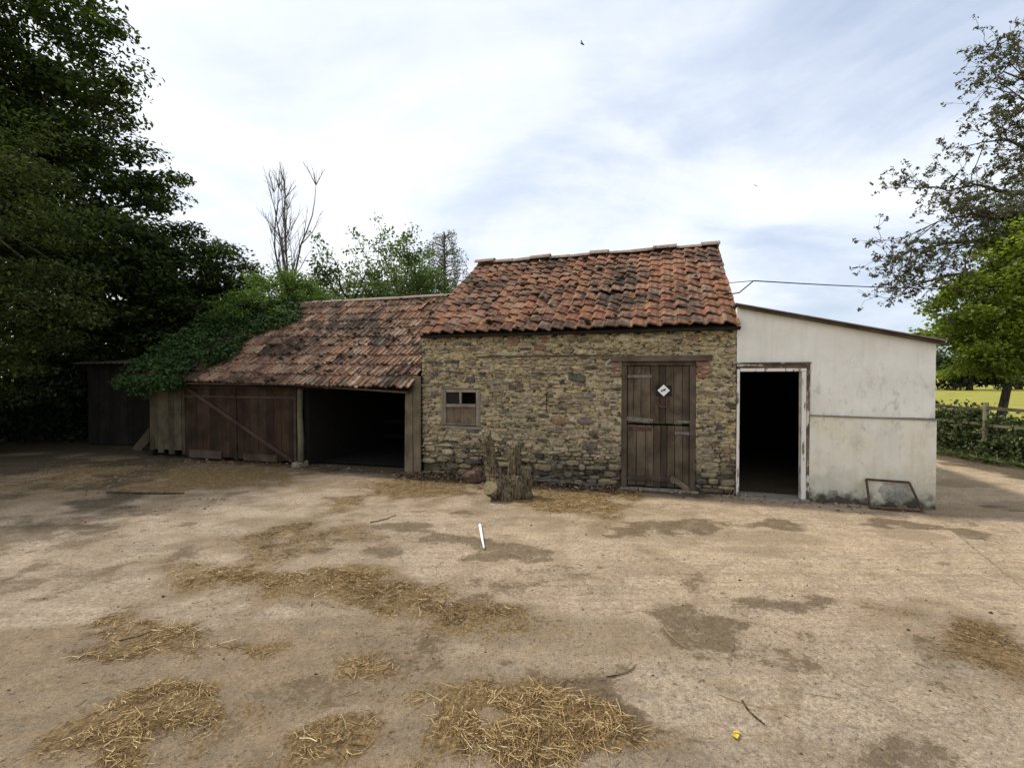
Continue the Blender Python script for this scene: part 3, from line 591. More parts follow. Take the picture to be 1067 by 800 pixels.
# bricks set round the ends of the lintel
mb = MB()
for bx0, bx1, bz0, bz1 in ((3.19, 3.345, 1.79, 1.90), (3.22, 3.35, 1.70, 1.78), (4.43, 4.62, 1.76, 1.83), (4.43, 4.60, 1.84, 1.905), (4.44, 4.56, 1.68, 1.75), (4.28, 4.46, 2.23, 2.29), (1.55, 1.75, 2.22, 2.30), (2.0, 2.18, 2.12, 2.19), (2.05, 2.25, 2.24, 2.31)):
    mb = MB(); box(mb, bx0, bx1, -.018, .06, bz0, bz1, .004); obj("brick", mb, M['brick'], barn, FR, bevel=.006)
mb = MB(); box(mb, 3.21, 4.64, -.045, .16, 1.925, 2.005, .006); obj("lintel", mb, M['lintelwood'], barn, FR, bevel=.008)
mb = MB()
for k in range(7): box(mb, .85 + k * .34, .85 + (k + 1) * .34 - .004, -.018, .05, 2.005 + .002 * (k % 3), 2.032 + .003 * (k % 2), .003)
obj("timber_strip", mb, M['lintelwood'], barn, FR)
# gables, back wall
mb = MB()
for x0, x1 in ((0.0, .35), (BW - .35, BW)):
    mb = MB()
    pts = [(.43, 0), (5.1, 0), (5.1, EH - .06), (RY, RH - .06), (.43, EH + .25)]
    n = len(pts); v = [(x0 + .004, p[0], p[1]) for p in pts] + [(x1 - .004, p[0], p[1]) for p in pts]
    mb.add(v, list(range(n - 1, -1, -1)), list(range(n, 2 * n)), [[i, (i + 1) % n, (i + 1) % n + n, i + n] for i in range(n)])
    obj("gable_wall", mb, M['mortar'], barn, FR)
mb = MB(); box(mb, .36, BW - .36, 4.7, 5.08, 0, EH - .1); obj("back_wall", mb, M['mortar'], barn, FR)
# roof
E0, E1, R0, R1 = (.03, -.17, 2.43), (4.96, -.17, 2.43), (.03, RY, RH + .04), (4.96, RY, RH + .06)
mb = MB(); slip = {}
rj = np.random.default_rng(3)
for _ in range(26): slip[(int(rj.integers(0, 14)), int(rj.integers(1, 10)))] = -abs(rj.normal(0, .07))
slip.update({(13, 4): -.22, (14, 4): -.46, (15, 4): -.50, (16, 4): -.30, (17, 4): -.12, (12, 4): -.1})
tiles(mb, E0, E1, R0, R1, 24, 12, pant, 11, .022, .040, (), slip, .022, 5, .006)
roof = obj("roof", mb, M['tile'], barn, FR, smooth=False)
mb = MB(); tiles(mb, (4.96, 5.27, 2.43), (.03, 5.27, 2.43), (4.96, RY, RH + .06), (.03, RY, RH + .04), 21, 11, pant, 7, .02, .04, (), {}, .02, 8); obj("back_roof", mb, M['tile'], barn, FR)
mb = MB(); 
for s_ in (0, 1):
    ya = -.14 if s_ == 0 else 5.24
    mb.add([(.06, ya, 2.385), (4.93, ya, 2.385), (4.93, RY, RH - .03), (.06, RY, RH - .03)], [0, 1, 2, 3])
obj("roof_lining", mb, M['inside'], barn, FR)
mb = MB(); moss_on(mb, E0, E1, R0, R1, 140, .015, .05, 4, lambda u, t: .25 + .75 * math.exp(-((u - .42) / .3) ** 2)); tag(obj("moss", mb, M['moss'], roof, FR, smooth=True), kind='stuff')
x_ = .0; k = 0
while x_ < 4.9:
    w_ = rng.uniform(.36, .46); x1 = min(x_ + w_, 4.99)
    hi = k in (0, 3, 6, 9, 11)
    ridge_tile(roof, (x_, RY, RH + .02 + rng.normal(0, .006)), (x1 + .015, RY, RH + .02 + rng.normal(0, .008)), .115 if not hi else .125, rng.normal(0, .06), .012 if not hi else .04); x_ = x1 + .004; k += 1
mb = MB(); box(mb, .02, 4.99, -.13, -.05, 2.355, 2.40, .004); obj("eaves_beam", mb, M['blackwood'], barn, FR, bevel=.006)
mb = MB()
for xx in np.arange(.25, 4.9, .42): bar(mb, (xx, -.06, 2.35), (xx, .35, 2.62), .05, .07)
obj("rafter", mb, M['blackwood'], barn, FR)
# stable door in two leaves
dframe = MB(); box(dframe, DX0, DX0 + .085, .02, .12, 0, 1.86, .004); box(dframe, DX1 - .085, DX1, .02, .12, 0, 1.86, .004); box(dframe, DX0, DX1, .022, .118, 1.862, 1.92, .003)
obj("door_frame", dframe, M['framewood'], barn, FR, bevel=.006)
def leafdoor(name, z0, z1, seed):
    r_ = np.random.default_rng(seed); mb = MB(); xx = DX0 + .088; xe = DX1 - .088
    ws = r_.uniform(.09, .15, 9); ws = np.cumsum(ws); ws = xx + (xe - xx) * np.concatenate([[0], ws[:8]]) / ws[7]
    for a, b_ in zip(ws[:-1], ws[1:]):
        dd = r_.normal(0, .003); zb = z0 + r_.uniform(0, .02)
        box(mb, a + .002, b_ - .003, .052 + dd, .082 + dd, zb, z1 - r_.uniform(0, .008), .0012)
    return obj(name, mb, M['doorwood'], barn, FR, bevel=.004)
upper = leafdoor("upper_door", .985, 1.858, 3); lower = leafdoor("lower_door", .035, .965, 5)
for z0 in (1.05, 1.65): mb = MB(); box(mb, DX0 + .09, DX1 - .09, .083, .11, z0, z0 + .08); obj("ledge", mb, M['doorwood'], upper, FR)
for z0 in (.15, .80): mb = MB(); box(mb, DX0 + .09, DX1 - .09, .083, .11, z0, z0 + .09); obj("ledge", mb, M['doorwood'], lower, FR)
def hinge(parent, x0, x1, z_, hh=.042, m='greyiron', tilt=0.0):
    mb = MB(); bar(mb, (x0, .044, z_), (x1, .044, z_ + tilt), .010, hh, (0, 0, 1)); 
    for f_ in (.15, .55, .9): blob(mb, (x0 + (x1 - x0) * f_, .036, z_ + tilt * f_), .010, 6, 4, .05)
    return obj("hinge", mb, M[m], parent, FR)
hinge(upper, 3.45, 3.80, 1.70, .045); hinge(upper, 3.43, 3.82, 1.06, .062, 'greyiron', -.03); hinge(upper, 4.14, 4.34, 1.03, .035, 'greyiron', .0)
hinge(lower, 3.44, 3.80, .915, .055, 'iron', -.01); hinge(lower, 4.13, 4.36, .86, .04, 'greyiron', .0)
mb = MB(); box(mb, 3.45, 4.12, .036, .051, .13, .20, .003); obj("kick_board", mb, M['framewood'], lower, FR)
mb = MB(); bar(mb, (4.08, .035, .20), (4.34, .035, .02), .018, .075, (0, 0, 1), .004); bar(mb, (4.10, .030, .12), (4.14, .030, .20), .015, .05, (0, 0, 1), .004); obj("patch_board", mb, M['patchwood'], lower, FR)
mb = MB(); box(mb, 3.34, 4.46, -.05, .14, -.03, .022, .006); obj("doorstep", mb, M['cement'], barn, FR, bevel=.01)
mb = MB(); box(mb, DX0 + .05, DX1 - .05, .115, .16, .02, 1.9); obj("door_backing", mb, M['inside'], barn, FR)
# window
win = MB(); t_ = .052
box(win, WX0 + .02, WX0 + .02 + t_, .0, .07, WZ0 + .02, WZ1 - .02, .003); box(win, WX1 - .02 - t_, WX1 - .02, .0, .07, WZ0 + .02, WZ1 - .02, .003)
box(win, WX0 + .074, WX1 - .074, .002, .068, WZ1 - .07, WZ1 - .022, .002); box(win, WX0 + .074, WX1 - .074, -.004, .066, WZ0 + .022, WZ0 + .06, .002)
wf = obj("window", win, M['winwood'], barn, FR, bevel=.005)
mb = MB(); box(mb, WX0 + .076, WX1 - .076, -.012, .06, 1.185, 1.235, .003); box(mb, .692, .722, .004, .055, 1.238, 1.428, .002); obj("window_bar", mb, M['winwood'], wf, FR, bevel=.004)
mb = MB()
for k in range(4): box(mb, WX0 + .076 + k * .133, WX0 + .076 + (k + 1) * .133 - .004, .028, .05, WZ0 + .062, 1.183, .001)
obj("boarding", mb, M['greywood'], wf, FR)
mb = MB(); box(mb, WX0 + .077, .690, .032, .038, 1.237, 1.426); obj("pane", mb, M['glass'], wf, FR)
mb = MB(); box(mb, WX0 + .02, WX1 - .02, .3, .34, WZ0, WZ1); obj("window_backing", mb, M['inside'], wf, FR)
mb = MB(); box(mb, WX0 - .04, WX1 + .05, -.02, .03, WZ0 - .03, WZ0 + .012, .006); box(mb, WX0 + .0, WX1, -.004, .04, WZ1 - .015, WZ1 + .012, .004); box(mb, WX0 - .012, WX0 + .022, -.012, .04, WZ0 + .015, WZ1 - .018, .005); box(mb, WX1 - .022, WX1 + .012, -.012, .04, WZ0 + .015, WZ1 - .018, .005)
obj("window_surround", mb, M['cement'], wf, FR, bevel=.008)

# things that hang on the barn
sg = thing("hazard_sign", "small black plate with a white diamond and dark figure, nailed to stable door", "sign", L2W(3.965, .05, 1.47), RZ)
mb = MB(); box(mb, 3.865, 4.085, .040, .048, 1.405, 1.565); obj("plate", mb, M['black'], sg, FR)
mb = MB(); cx_, cz_, d_ = 3.972, 1.49, .088; prism(mb, [(cx_ - d_, cz_), (cx_, cz_ - d_), (cx_ + d_, cz_), (cx_, cz_ + d_)], .030, .039); obj("diamond", mb, M['white'], sg, FR)
mb = MB()
for (ax, az), (bx, bz), w_ in (((-.038, -.016), (.0, .004), .013), ((.0, .004), (.028, .030), .011), ((-.008, .012), (.02, .002), .016), ((.012, -.002), (.030, .000), .007), ((-.004, -.002), (-.034, .004), .006)):
    bar(mb, (cx_ + ax, .0265, cz_ + az), (cx_ + bx, .0265, cz_ + bz), .005, w_, (0, 0, 1))
obj("pictogram", mb, M['black'], sg, FR)
mb = MB(); an = np.linspace(R(-215), R(35), 15); pts = [(3.965 + .082 * math.cos(a), .037, 1.335 + .098 * math.sin(a)) for a in an]
tube(mb, pts, [.010] + [.015] * 13 + [.010], 8); hs = obj("horseshoe", mb, M['iron'], frame=FR, smooth=True); tag(hs, "rusty iron horseshoe nailed on the stable door below the black plate", "horseshoe")
mb = MB(); tube(mb, [(2.21, .02, 1.42), (2.21, -.05, 1.42), (2.21, -.06, 1.40), (2.205, -.055, 1.16), (2.21, -.03, 1.13)], .008, 6); tube(mb, [(2.185, -.055, 1.41), (2.235, -.055, 1.44)], .016, 6); tube(mb, [(2.195, -.05, 1.26), (2.23, -.05, 1.26)], .007, 6)
tag(obj("wall_hook", mb, M['iron'], frame=FR), "rusty iron latch hook hanging on the middle of the rubble wall", "hook")

# ------------------------------------------------------------------ open shed on the left
shed = thing("open_shed", "low timber cart shed with mossy brown tiles, red doors and open dark bay", "shed", L2W(-3.2, 1.3), RZ)
SE0, SE1, SR0, SR1 = (-6.75, -.27, 1.62), (-.11, -.27, 1.49), (-6.75, 2.55, 3.53), (-.02, 2.55, 3.53)
mb = MB(); slip = {}
for _ in range(40): slip[(int(rj.integers(0, 33)), int(rj.integers(0, 9)))] = -abs(rj.normal(0, .05))
tiles(mb, SE0, SE1, SR0, SR1, 33, 10, roman, 17, .024, .06, (), slip, .045, 15, .007)
sroof = obj("roof", mb, M['oldtile'], shed, FR)
mb = MB(); tiles(mb, (-.05, 5.3, 1.55), (-6.75, 5.3, 1.55), SR1, SR0, 33, 10, roman, 9, .018, .04, (), {}, .02, 16); obj("back_roof", mb, M['oldtile'], shed, FR)
mb = MB()
mb.add([(-6.7, -.22, 1.56), (-.13, -.22, 1.435), (-.05, 2.55, 3.46), (-6.7, 2.55, 3.46)], [0, 1, 2, 3]); mb.add([(-6.7, 5.25, 1.5), (-.13, 5.25, 1.5), (-.05, 2.55, 3.458), (-6.7, 2.55, 3.458)], [0, 1, 2, 3])
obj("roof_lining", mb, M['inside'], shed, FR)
mb = MB(); moss_on(mb, SE0, SE1, SR0, SR1, 130, .02, .055, 14, lambda u, t: .35 + .65 * (fbm(np.array([u * 5.]), np.array([t * 4.]), 3)[0] > .5)); tag(obj("moss", mb, M['moss'], sroof, FR, smooth=True), kind='stuff')
x_ = -6.7
while x_ < -.1:
    x1 = min(x_ + .42, -.03); ridge_tile(sroof, (x_, 2.55, 3.485 + rng.normal(0, .004)), (x1 + .01, 2.55, 3.485 + rng.normal(0, .004)), .095, rng.normal(0, .03), .01); x_ = x1 + .003
mb = MB(); box(mb, -6.45, -2.45, -.14, -.02, 1.53, 1.60, .004); bar(mb, (-2.45, -.08, 1.565), (-.14, -.08, 1.455), .12, .075, (0, 0, 1), .003); obj("eaves_beam", mb, M['framewood'], shed, FR, bevel=.006)
mb = MB(); bar(mb, (-6.5, -.235, 1.565), (-2.5, -.235, 1.545), .02, .03, (0, 0, 1), .003); bar(mb, (-2.5, -.235, 1.545), (-.15, -.235, 1.425), .02, .03, (0, 0, 1), .003); obj("eaves_board", mb, M['framewood'], shed, FR)
# cheek of two thick boards beside the barn, and the middle post
mb = MB(); box(mb, -.29, -.14, -.10, -.045, -.02, 1.58, .006); box(mb, -.136, .005, -.085, -.035, .02, 1.70, .006); box(mb, -.29, -.23, -.045, .10, 0, 1.5, .004); obj("cheek_board", mb, M['greywood'], shed, FR, bevel=.006)
mb = MB(); tube(mb, [(-2.50, -.07, -.02), (-2.49, -.075, .5), (-2.51, -.07, 1.0), (-2.49, -.07, 1.53)], [.062, .055, .052, .055], 9, .05); obj("post", mb, M['mosspost'], shed, FR, smooth=True)
mb = MB(); box(mb, -2.62, -2.44, -.18, .08, -.02, .10, .012); obj("post_stone", mb, M['stone'], shed, FR, bevel=.015)
# pair of red doors
def reddoor(x0, x1, seed):
    r_ = np.random.default_rng(seed); mb = MB(); n_ = 8; e = np.linspace(x0, x1, n_ + 1)
    for a, b_ in zip(e[:-1], e[1:]): box(mb, a + .0015, b_ - .0015, -.045 + r_.normal(0, .002), -.02, .06 + r_.uniform(0, .04), 1.50, .0015)
    d = obj("door", mb, M['redwood'], shed, FR)
    t = MB(); box(t, x0, x1, -.066, -.047, 1.465, 1.515, .002); box(t, x0, x1, -.064, -.047, 1.27, 1.315, .002); obj("rail", t, M['redtrim'], d, FR)
    return d
d1 = reddoor(-5.40, -4.06, 2); d2 = reddoor(-4.045, -2.60, 4)
mb = MB(); box(mb, -4.10, -4.03, -.066, -.047, .06, 1.264, .002); obj("stile", mb, M['redwood'], d1, FR)
mb = MB(); box(mb, -2.66, -2.605, -.065, -.047, .06, 1.264, .002); obj("stile", mb, M['redtrim'], d2, FR)
mb = MB(); bar(mb, (-5.36, -.078, 1.49), (-2.68, -.078, .10), .020, .062, (0, 0, 1), .002); obj("brace", mb, M['redtrim'], d2, FR)
mb = MB(); box(mb, -5.28, -4.42, -.07, -.047, .05, .20, .004); obj("repair_board", mb, M['framewood'], d1, FR)
mb = MB(); box(mb, -3.86, -3.05, -.07, -.047, .06, .19, .004); obj("repair_board", mb, M['framewood'], d2, FR)
mb = MB(); xx = -6.42
while xx < -5.46:
    w_ = rng.uniform(.10, .17); box(mb, xx, min(xx + w_, -5.43) - .004, -.03 + rng.normal(0, .004), -.005, .10 + rng.uniform(-.03, .08), 1.53 + rng.normal(0, .01), .003); xx += w_
obj("side_boarding", mb, M['darkboard'], shed, FR)
mb = MB(); box(mb, -6.42, -.02, 4.9, 5.05, 0, 1.6); box(mb, -6.5, -6.40, .02, 5.05, 0, 1.55); v = [(-6.5, .02, 1.55), (-6.5, 5.05, 1.55), (-6.5, 2.55, 3.42)]; mb.add(v + [(-6.42, a[1], a[2]) for a in v], [0, 2, 1], [3, 4, 5]); obj("wall", mb, M['blackwood'], shed, FR)
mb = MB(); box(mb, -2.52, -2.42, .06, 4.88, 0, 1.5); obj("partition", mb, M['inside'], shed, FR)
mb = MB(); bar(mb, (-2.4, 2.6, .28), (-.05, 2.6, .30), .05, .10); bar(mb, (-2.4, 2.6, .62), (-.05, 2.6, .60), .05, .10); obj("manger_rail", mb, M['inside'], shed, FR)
mb = MB(); mb.add([(-2.41, .30, .045), (-.03, .34, .045), (-.03, 4.88, .045), (-2.41, 4.88, .045)], [0, 1, 2, 3]); obj("floor_shade", mb, M['inside'], shed, FR)  # near-black sheet over the floor, stands in for the shade in the bay
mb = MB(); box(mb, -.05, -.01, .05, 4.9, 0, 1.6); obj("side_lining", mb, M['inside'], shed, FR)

# ------------------------------------------------------------------ white lean-to
lean = thing("lean_to", "white rendered lean-to with sloping sheet roof, open doorway and stained foot", "outbuilding", L2W(6.1, 2.0), RZ)
AX, BXR = 4.956, 7.27
mb = MB(); zs_ = 2.68 + (5.865 - AX) * (2.13 - 2.68) / (BXR - AX)
prism(mb, [(AX, 1.895), (5.865, 1.895), (5.865, zs_), (AX, 2.68)], .0, .14); prism(mb, [(5.865, 1.165), (BXR, 1.165), (BXR, 2.13), (5.865, zs_)], .0, .14)
prism(mb, [(5.865, -.03), (BXR + .012, -.03), (BXR + .012, 1.135), (5.865, 1.16)], -.014, .14)
obj("front_wall", mb, M['plaster'], lean, FR)
mb = MB(); bar(mb, (5.87, -.012, 1.170), (BXR + .01, -.012, 1.146), .035, .020, (0, 0, 1), .002); obj("render_lip", mb, M['cement'], lean, FR)
mb = MB(); box(mb, BXR - .15, BXR - .004, .142, 4.6, -.03, 2.08); obj("side_wall", mb, M['plaster'], lean, FR)
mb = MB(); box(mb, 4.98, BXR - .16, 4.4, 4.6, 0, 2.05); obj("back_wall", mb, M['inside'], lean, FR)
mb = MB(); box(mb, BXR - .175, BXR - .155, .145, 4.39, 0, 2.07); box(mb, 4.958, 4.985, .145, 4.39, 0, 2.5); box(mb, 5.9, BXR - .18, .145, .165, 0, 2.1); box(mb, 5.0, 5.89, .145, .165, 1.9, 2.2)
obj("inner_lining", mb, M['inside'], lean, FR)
mb = MB(); a = math.atan2(2.13 - 2.68, BXR - AX); nn = 96; xs_ = np.linspace(AX - .03, BXR + .07, nn)
for y0_, y1_ in ((-.10, 4.7),):
    zt = 2.70 + (xs_ - AX) * (2.13 - 2.68) / (BXR - AX) + .012
    yy = np.linspace(y0_, y1_, 60); co = .011 * np.sin(np.arange(240) * np.pi / 2.0)
    Yg = np.linspace(y0_, y1_, 240); V = []
    for xx, zz_ in ((xs_[0], zt[0]), (xs_[-1], zt[-1])):
        for off in (0, -.012): V += [(xx, Yg[i], zz_ + co[i] + off) for i in range(240)]
    k = np.arange(239)
    mb.add(np.array(V), np.stack([k, k + 480, k + 481, k + 1], 1), np.stack([k + 240, k + 241, k + 721, k + 720], 1), [[0, 240, 720, 480]], [[239, 719, 959, 479]])
obj("roof", mb, M['corr'], lean, FR)
mb = MB(); sl = (2.13 - 2.68) / (BXR - AX); bar(mb, (AX + .02, -.05, 2.674), (BXR + .06, -.05, 2.13 + .06 * sl - .003), .05, .035, (0, 0, 1), .001); obj("verge_board", mb, M['framewood'], lean, FR)
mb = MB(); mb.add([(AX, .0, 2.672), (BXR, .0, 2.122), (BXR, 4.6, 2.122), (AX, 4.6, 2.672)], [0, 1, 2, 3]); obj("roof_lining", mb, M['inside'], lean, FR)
mb = MB(); box(mb, 4.958, 4.995, -.03, .10, .0, 1.80, .002); box(mb, 5.765, 5.822, -.03, .10, .0, 1.765, .003); box(mb, 4.998, 5.822, -.028, .10, 1.768, 1.812, .002)
lf_ = obj("door_frame", mb, M['flakepaint'], lean, FR, bevel=.004)
mb = MB(); box(mb, 5.825, 5.865, -.022, .03, .0, 1.812, .003); obj("outer_trim", mb, M['peeledup'], lf_, FR, bevel=.004)
mb = MB(); box(mb, 4.958, 5.865, -.024, .03, 1.815, 1.885, .003); box(mb, 4.965, 5.875, -.045, .02, 1.872, 1.898, .003); obj("outer_trim", mb, M['peeled'], lf_, FR, bevel=.004)
mb = MB(); box(mb, 4.95, 5.87, -.12, .22, -.03, .022, .004); obj("doorstep", mb, M['cement'], lean, FR, bevel=.01)
# steel frame leaning on the wall
mb = MB(); q_ = [(6.50, -.22, .012), (6.52, -.035, .345), (6.99, -.035, .335), (7.06, -.22, .012)]
for a, b_ in zip(q_, q_[1:] + q_[:1]): bar(mb, a, b_, .022, .022, (0, 1, 0.2))
tag(obj("metal_frame", mb, M['iron'], frame=FR), "rusty rectangular steel frame leaning against foot of white wall", "metal frame")

# cable from the barn gable
mb = MB(); A = L2W(4.95, .75, 2.98); P1 = L2W(4.98, .9, 3.35); Bq = Vector((34, 26, 7.3)); pts = [A, L2W(5.05, .8, 3.15), P1]
P1 = Vector((3.85, 7.6, 3.22)); pts = [Vector(A), Vector(A).lerp(P1, .4) + Vector((0, 0, -.06)), P1]
for i in range(1, 25):
    t = i / 24; p = P1.lerp(Bq, t); p.z -= 1.2 * 4 * t * (1 - t) * .35; pts.append(p)
tube(mb, pts, .010, 5); tube(mb, [L2W(4.93, 1.1, 3.22), P1], .006, 5)
tag(obj("overhead_cable", mb, M['black']), "thin black cable running from the barn gable across the sky", "cable")

# ------------------------------------------------------------------ stump and loose timber
sp = Vector((-.12, 6.62, 0)); sz_ = float(gh(sp.x, sp.y)); sp.z = sz_ - .02
st = thing("tree_stump", "gnarled forked stump with two upright prongs and sawn branch end", "stump", sp)
mb = MB()
def T(pts, rad, w_=.10): tube(mb, pts, rad, 14, w_)
T([(.02, 0, -.04), (-.02, -.02, .12), (-.09, -.03, .24), (-.16, -.02, .42), (-.205, 0, .62), (-.235, 0, .84)], [.24, .19, .13, .088, .074, .080], .14)
T([(.08, .02, -.04), (.10, .03, .16), (.15, .04, .32), (.165, .06, .54), (.17, .07, .75)], [.2, .16, .10, .074, .078], .14)
T([(.14, -.02, -.03), (.22, -.02, .10), (.27, 0, .20)], [.2, .17, .10], .2); T([(.26, 0, .10), (.315, .01, .26), (.30, .03, .40)], [.13, .11, .05], .2)
T([(.05, .0, .10), (-.08, -.12, .14), (-.17, -.22, .20)], [.15, .14, .118], .1)
T([(.02, -.14, -.05), (.08, -.16, .09), (.12, -.12, .22)], [.13, .11, .05], .2)
T([(.28, -.06, -.04), (.33, -.07, .07), (.30, -.02, .16)], [.10, .09, .05], .2); T([(.19, -.12, .05), (.21, -.13, .20), (.20, -.08, .33)], [.09, .08, .04], .2)
T([(-.20, 0, .80), (-.185, 0, .91), (-.18, 0, .97)], [.03, .02, .01]); T([(-.36, .0, .835), (-.23, 0, .845)], [.02, .05])
tb = obj("trunk", mb, M['stump'], st, Matrix.Translation(sp), smooth=True)
rm = tb.modifiers.new("remesh", 'REMESH'); rm.mode = 'VOXEL'; rm.voxel_size = .016; rm.use_smooth_shade = True
tx = bpy.data.textures.new("stump lumps", 'CLOUDS'); tx.noise_scale = .055; tx.noise_depth = 5
dm = tb.modifiers.new("lumps", 'DISPLACE'); dm.texture = tx; dm.strength = .055; dm.mid_level = .5; dm.texture_coords = 'LOCAL'
def disc(c, n_, r_, th_=.012):
    m_ = MB(); n_ = Vector(n_).normalized(); c = Vector(c); q2 = n_.to_track_quat('Z', 'Y'); V = []
    for h_ in (-th_, th_):
        for i in range(16):
            a = i / 16 * 2 * math.pi; rr_ = r_ * (1 + .10 * math.sin(3 * a + 1) + .05 * math.sin(5 * a)); V.append(c + q2 @ Vector((rr_ * math.cos(a), rr_ * .85 * math.sin(a), h_)))
    k = np.arange(16); k2 = (k + 1) % 16; m_.add(np.array(V), k[::-1], k + 16, np.stack([k, k2, k2 + 16, k + 16], 1)); return m_
obj("sawn_end", disc((-.175, -.228, .203), (-.45, -.80, .40), .108, .014), M['cut'], st, Matrix.Translation(sp), bevel=.006)
bx, by = g(494, 503); mb = MB()
for dx_, dz_, r_ in ((0, .07, .13), (.06, .16, .08), (-.09, .09, .09), (.12, .05, .07), (.02, .2, .05)): blob(mb, (bx + dx_, by, dz_), (r_ * 1.1, r_, r_), 9, 7, .17)
M['bricklump'] = plain("reddish rubble", (0.105, 0.068, 0.05), .95, .6, 18)
tag(obj("rubble_lump", mb, M['bricklump']), "reddish broken lump of masonry left of the stump against wall", "rubble")
bx, by = g(508, 503); mb = MB(); bar(mb, (bx - .05, by - .02, .0), (bx + .06, by + .25, .52), .10, .05, (0, 1, 0), .012); tag(obj("bark_slab", mb, M['greybark']), "pale split bark slab leaning up behind the stump", "bark")
mb = MB()
for (a, b_, r_) in (((1.75, -.16, .05), (3.1, -.13, .075), .022), ((1.9, -.10, .10), (3.25, -.22, .03), .016), ((2.2, -.2, .03), (3.0, -.1, .06), .013)):
    a = Vector(a); b_ = Vector(b_); mb1 = MB(); pts = [a.lerp(b_, t) + Vector((0, rng.normal(0, .012), .012 * math.sin(t * 5))) for t in np.linspace(0, 1, 7)]
    tube(mb1, pts, np.linspace(r_, r_ * .6, 7), 7, .08)
    lab = {.022: "thick grey pole lying along the foot of rubble wall", .016: "bent dark pole lying over the thick grey pole by wall", .013: "thin short stick lying in front of wall poles"}[r_]
    tag(obj("fallen_pole", mb1, M['greybark'], frame=FR, smooth=True), lab, "pole", "poles lying along the wall")

# ------------------------------------------------------------------ straw, leaves, twigs
def stems(mb, px, py, pz, L, w, bend=.15, tilt=.18, ang=None):
    n = len(px); a = rng.uniform(0, np.pi * 2, n) if ang is None else ang; t = rng.normal(0, tilt, n); d = np.stack([np.cos(a) * np.cos(t), np.sin(a) * np.cos(t), np.sin(t)], 1)
    roll = rng.uniform(0, np.pi, n); s = np.stack([-np.sin(a), np.cos(a), np.zeros(n)], 1); u = np.cross(d, s); side = s * np.cos(roll)[:, None] + u * np.sin(roll)[:, None]
    c = np.stack([px, py, pz], 1); bz = s * (rng.normal(0, bend, n) * L)[:, None]
    A = c - d * (L / 2)[:, None]; B = c + bz; C = c + d * (L / 2)[:, None]; W = side * (w / 2)[:, None]
    for Z_ in (A, B, C): Z_[:, 2] = np.maximum(Z_[:, 2], gh(Z_[:, 0], Z_[:, 1]) + .002)
    V = np.stack([A - W, A + W, B + W, B - W, C + W * .8, C - W * .8], 1).reshape(-1, 3); k = np.arange(n)[:, None] * 6
    mb.add(V, np.concatenate([k + [0, 1, 2, 3], k + [3, 2, 4, 5]]).reshape(-1, 4))
b = NB("straw"); c = b.ramp(b.rand, [(0, (0.05, 0.030, 0.014)), (0.3, (0.19, 0.115, 0.048)), (0.65, (0.38, 0.25, 0.105)), (0.92, (0.56, 0.41, 0.20)), (1, (0.64, 0.53, 0.33))]); M['straw'] = b.fin(c, .75, None, .2)
b = NB("dull straw"); c = b.ramp(b.rand, [(0, (0.030, 0.020, 0.012)), (0.4, (0.11, 0.070, 0.034)), (0.8, (0.27, 0.18, 0.08)), (1, (0.42, 0.31, 0.16))]); M['dullstraw'] = b.fin(c, .8, None, .2)
def heap(ids, dens, label, Lr=(.04, .16), m='straw'):
    mb = MB()
    for i in ids:
        u, v, ru, rv, a = HEAPS[i]; cx_, cy = g(u, v); rx = ru * cy / F; ry = abs(g(u, v - rv)[1] - g(u, v + rv)[1]) / 2
        n = int(dens * .62 * a * min(3.0, rx * ry * 9)); pr = np.sqrt(rng.random(n * 3)); pa = rng.uniform(0, 2 * np.pi, n * 3); x = cx_ + pr * np.cos(pa) * rx * 1.45; y = cy + pr * np.sin(pa) * ry * 1.45
        s_ = ell(HEAPS, x, y, 21); k = rng.random(n * 3) < s_ ** 1.5 * 1.0 * (.22 + 1.5 * (fbm(x * 7, y * 7, 41, 3) > .47)); x, y, s_ = x[k][:n], y[k][:n], s_[k][:n]; n = len(x)
        L = rng.uniform(*Lr, n) * rng.choice([.35, .6, 1], n, p=[.6, .27, .13]); stems(mb, x, y, gh(x, y) + s_ * .015 + rng.uniform(0, .022, n) * s_, L, rng.uniform(.0013, .0036, n), .12, .12)
    o = obj("straw_heap", mb, M[m]); tag(o, label, "straw", "loose straw on the yard", 'stuff'); return o
heap([6], 5200, "golden heap of matted straw at the lower left corner of yard")
heap([7, 8, 9], 3600, "forked drift of straw on pale concrete at left of yard")
heap([10], 2400, "thin tongue of short golden straw beside the forked drift")
heap([11, 12, 29, 30], 2600, "sparse broken straw trail left of the large front heap")
heap([13], 3600, "round patch of straw over damp earth at bottom centre"); heap([4, 14, 15], 4800, "large tangled heap of long pale straw beside wet concrete", (.06, .26))
heap([0, 1, 2, 3, 16, 17], 2600, "dark straw streak crossing the middle of the yard"); heap([18, 19], 2200, "brown straw drift in the centre of the yard", m='dullstraw')
heap([20, 21, 27], 2000, "thin scattered chaff in front of the open bay", m='dullstraw'); heap([22, 23, 31], 1500, "straw litter spread in front of the red doors")
heap([24], 1800, "straw and leaf litter below the small window", m='dullstraw'); heap([25], 2600, "golden straw pile between stump and stable door"); heap([26], 2000, "dull straw clump at the right edge of yard", m='dullstraw')
mb = MB(); n = 11000; x = rng.uniform(-8, 8.2, n); y = rng.uniform(1.6, 9.2, n); lyy = (x - O.x) * math.sin(R(17.2)) + (y - O.y) * math.cos(R(17.2)); k = (lyy < -.1) & (rng.random(n) < .25 + .9 * sstep(.45, .62, fbm(x * .9, y * .9, 90, 4)))
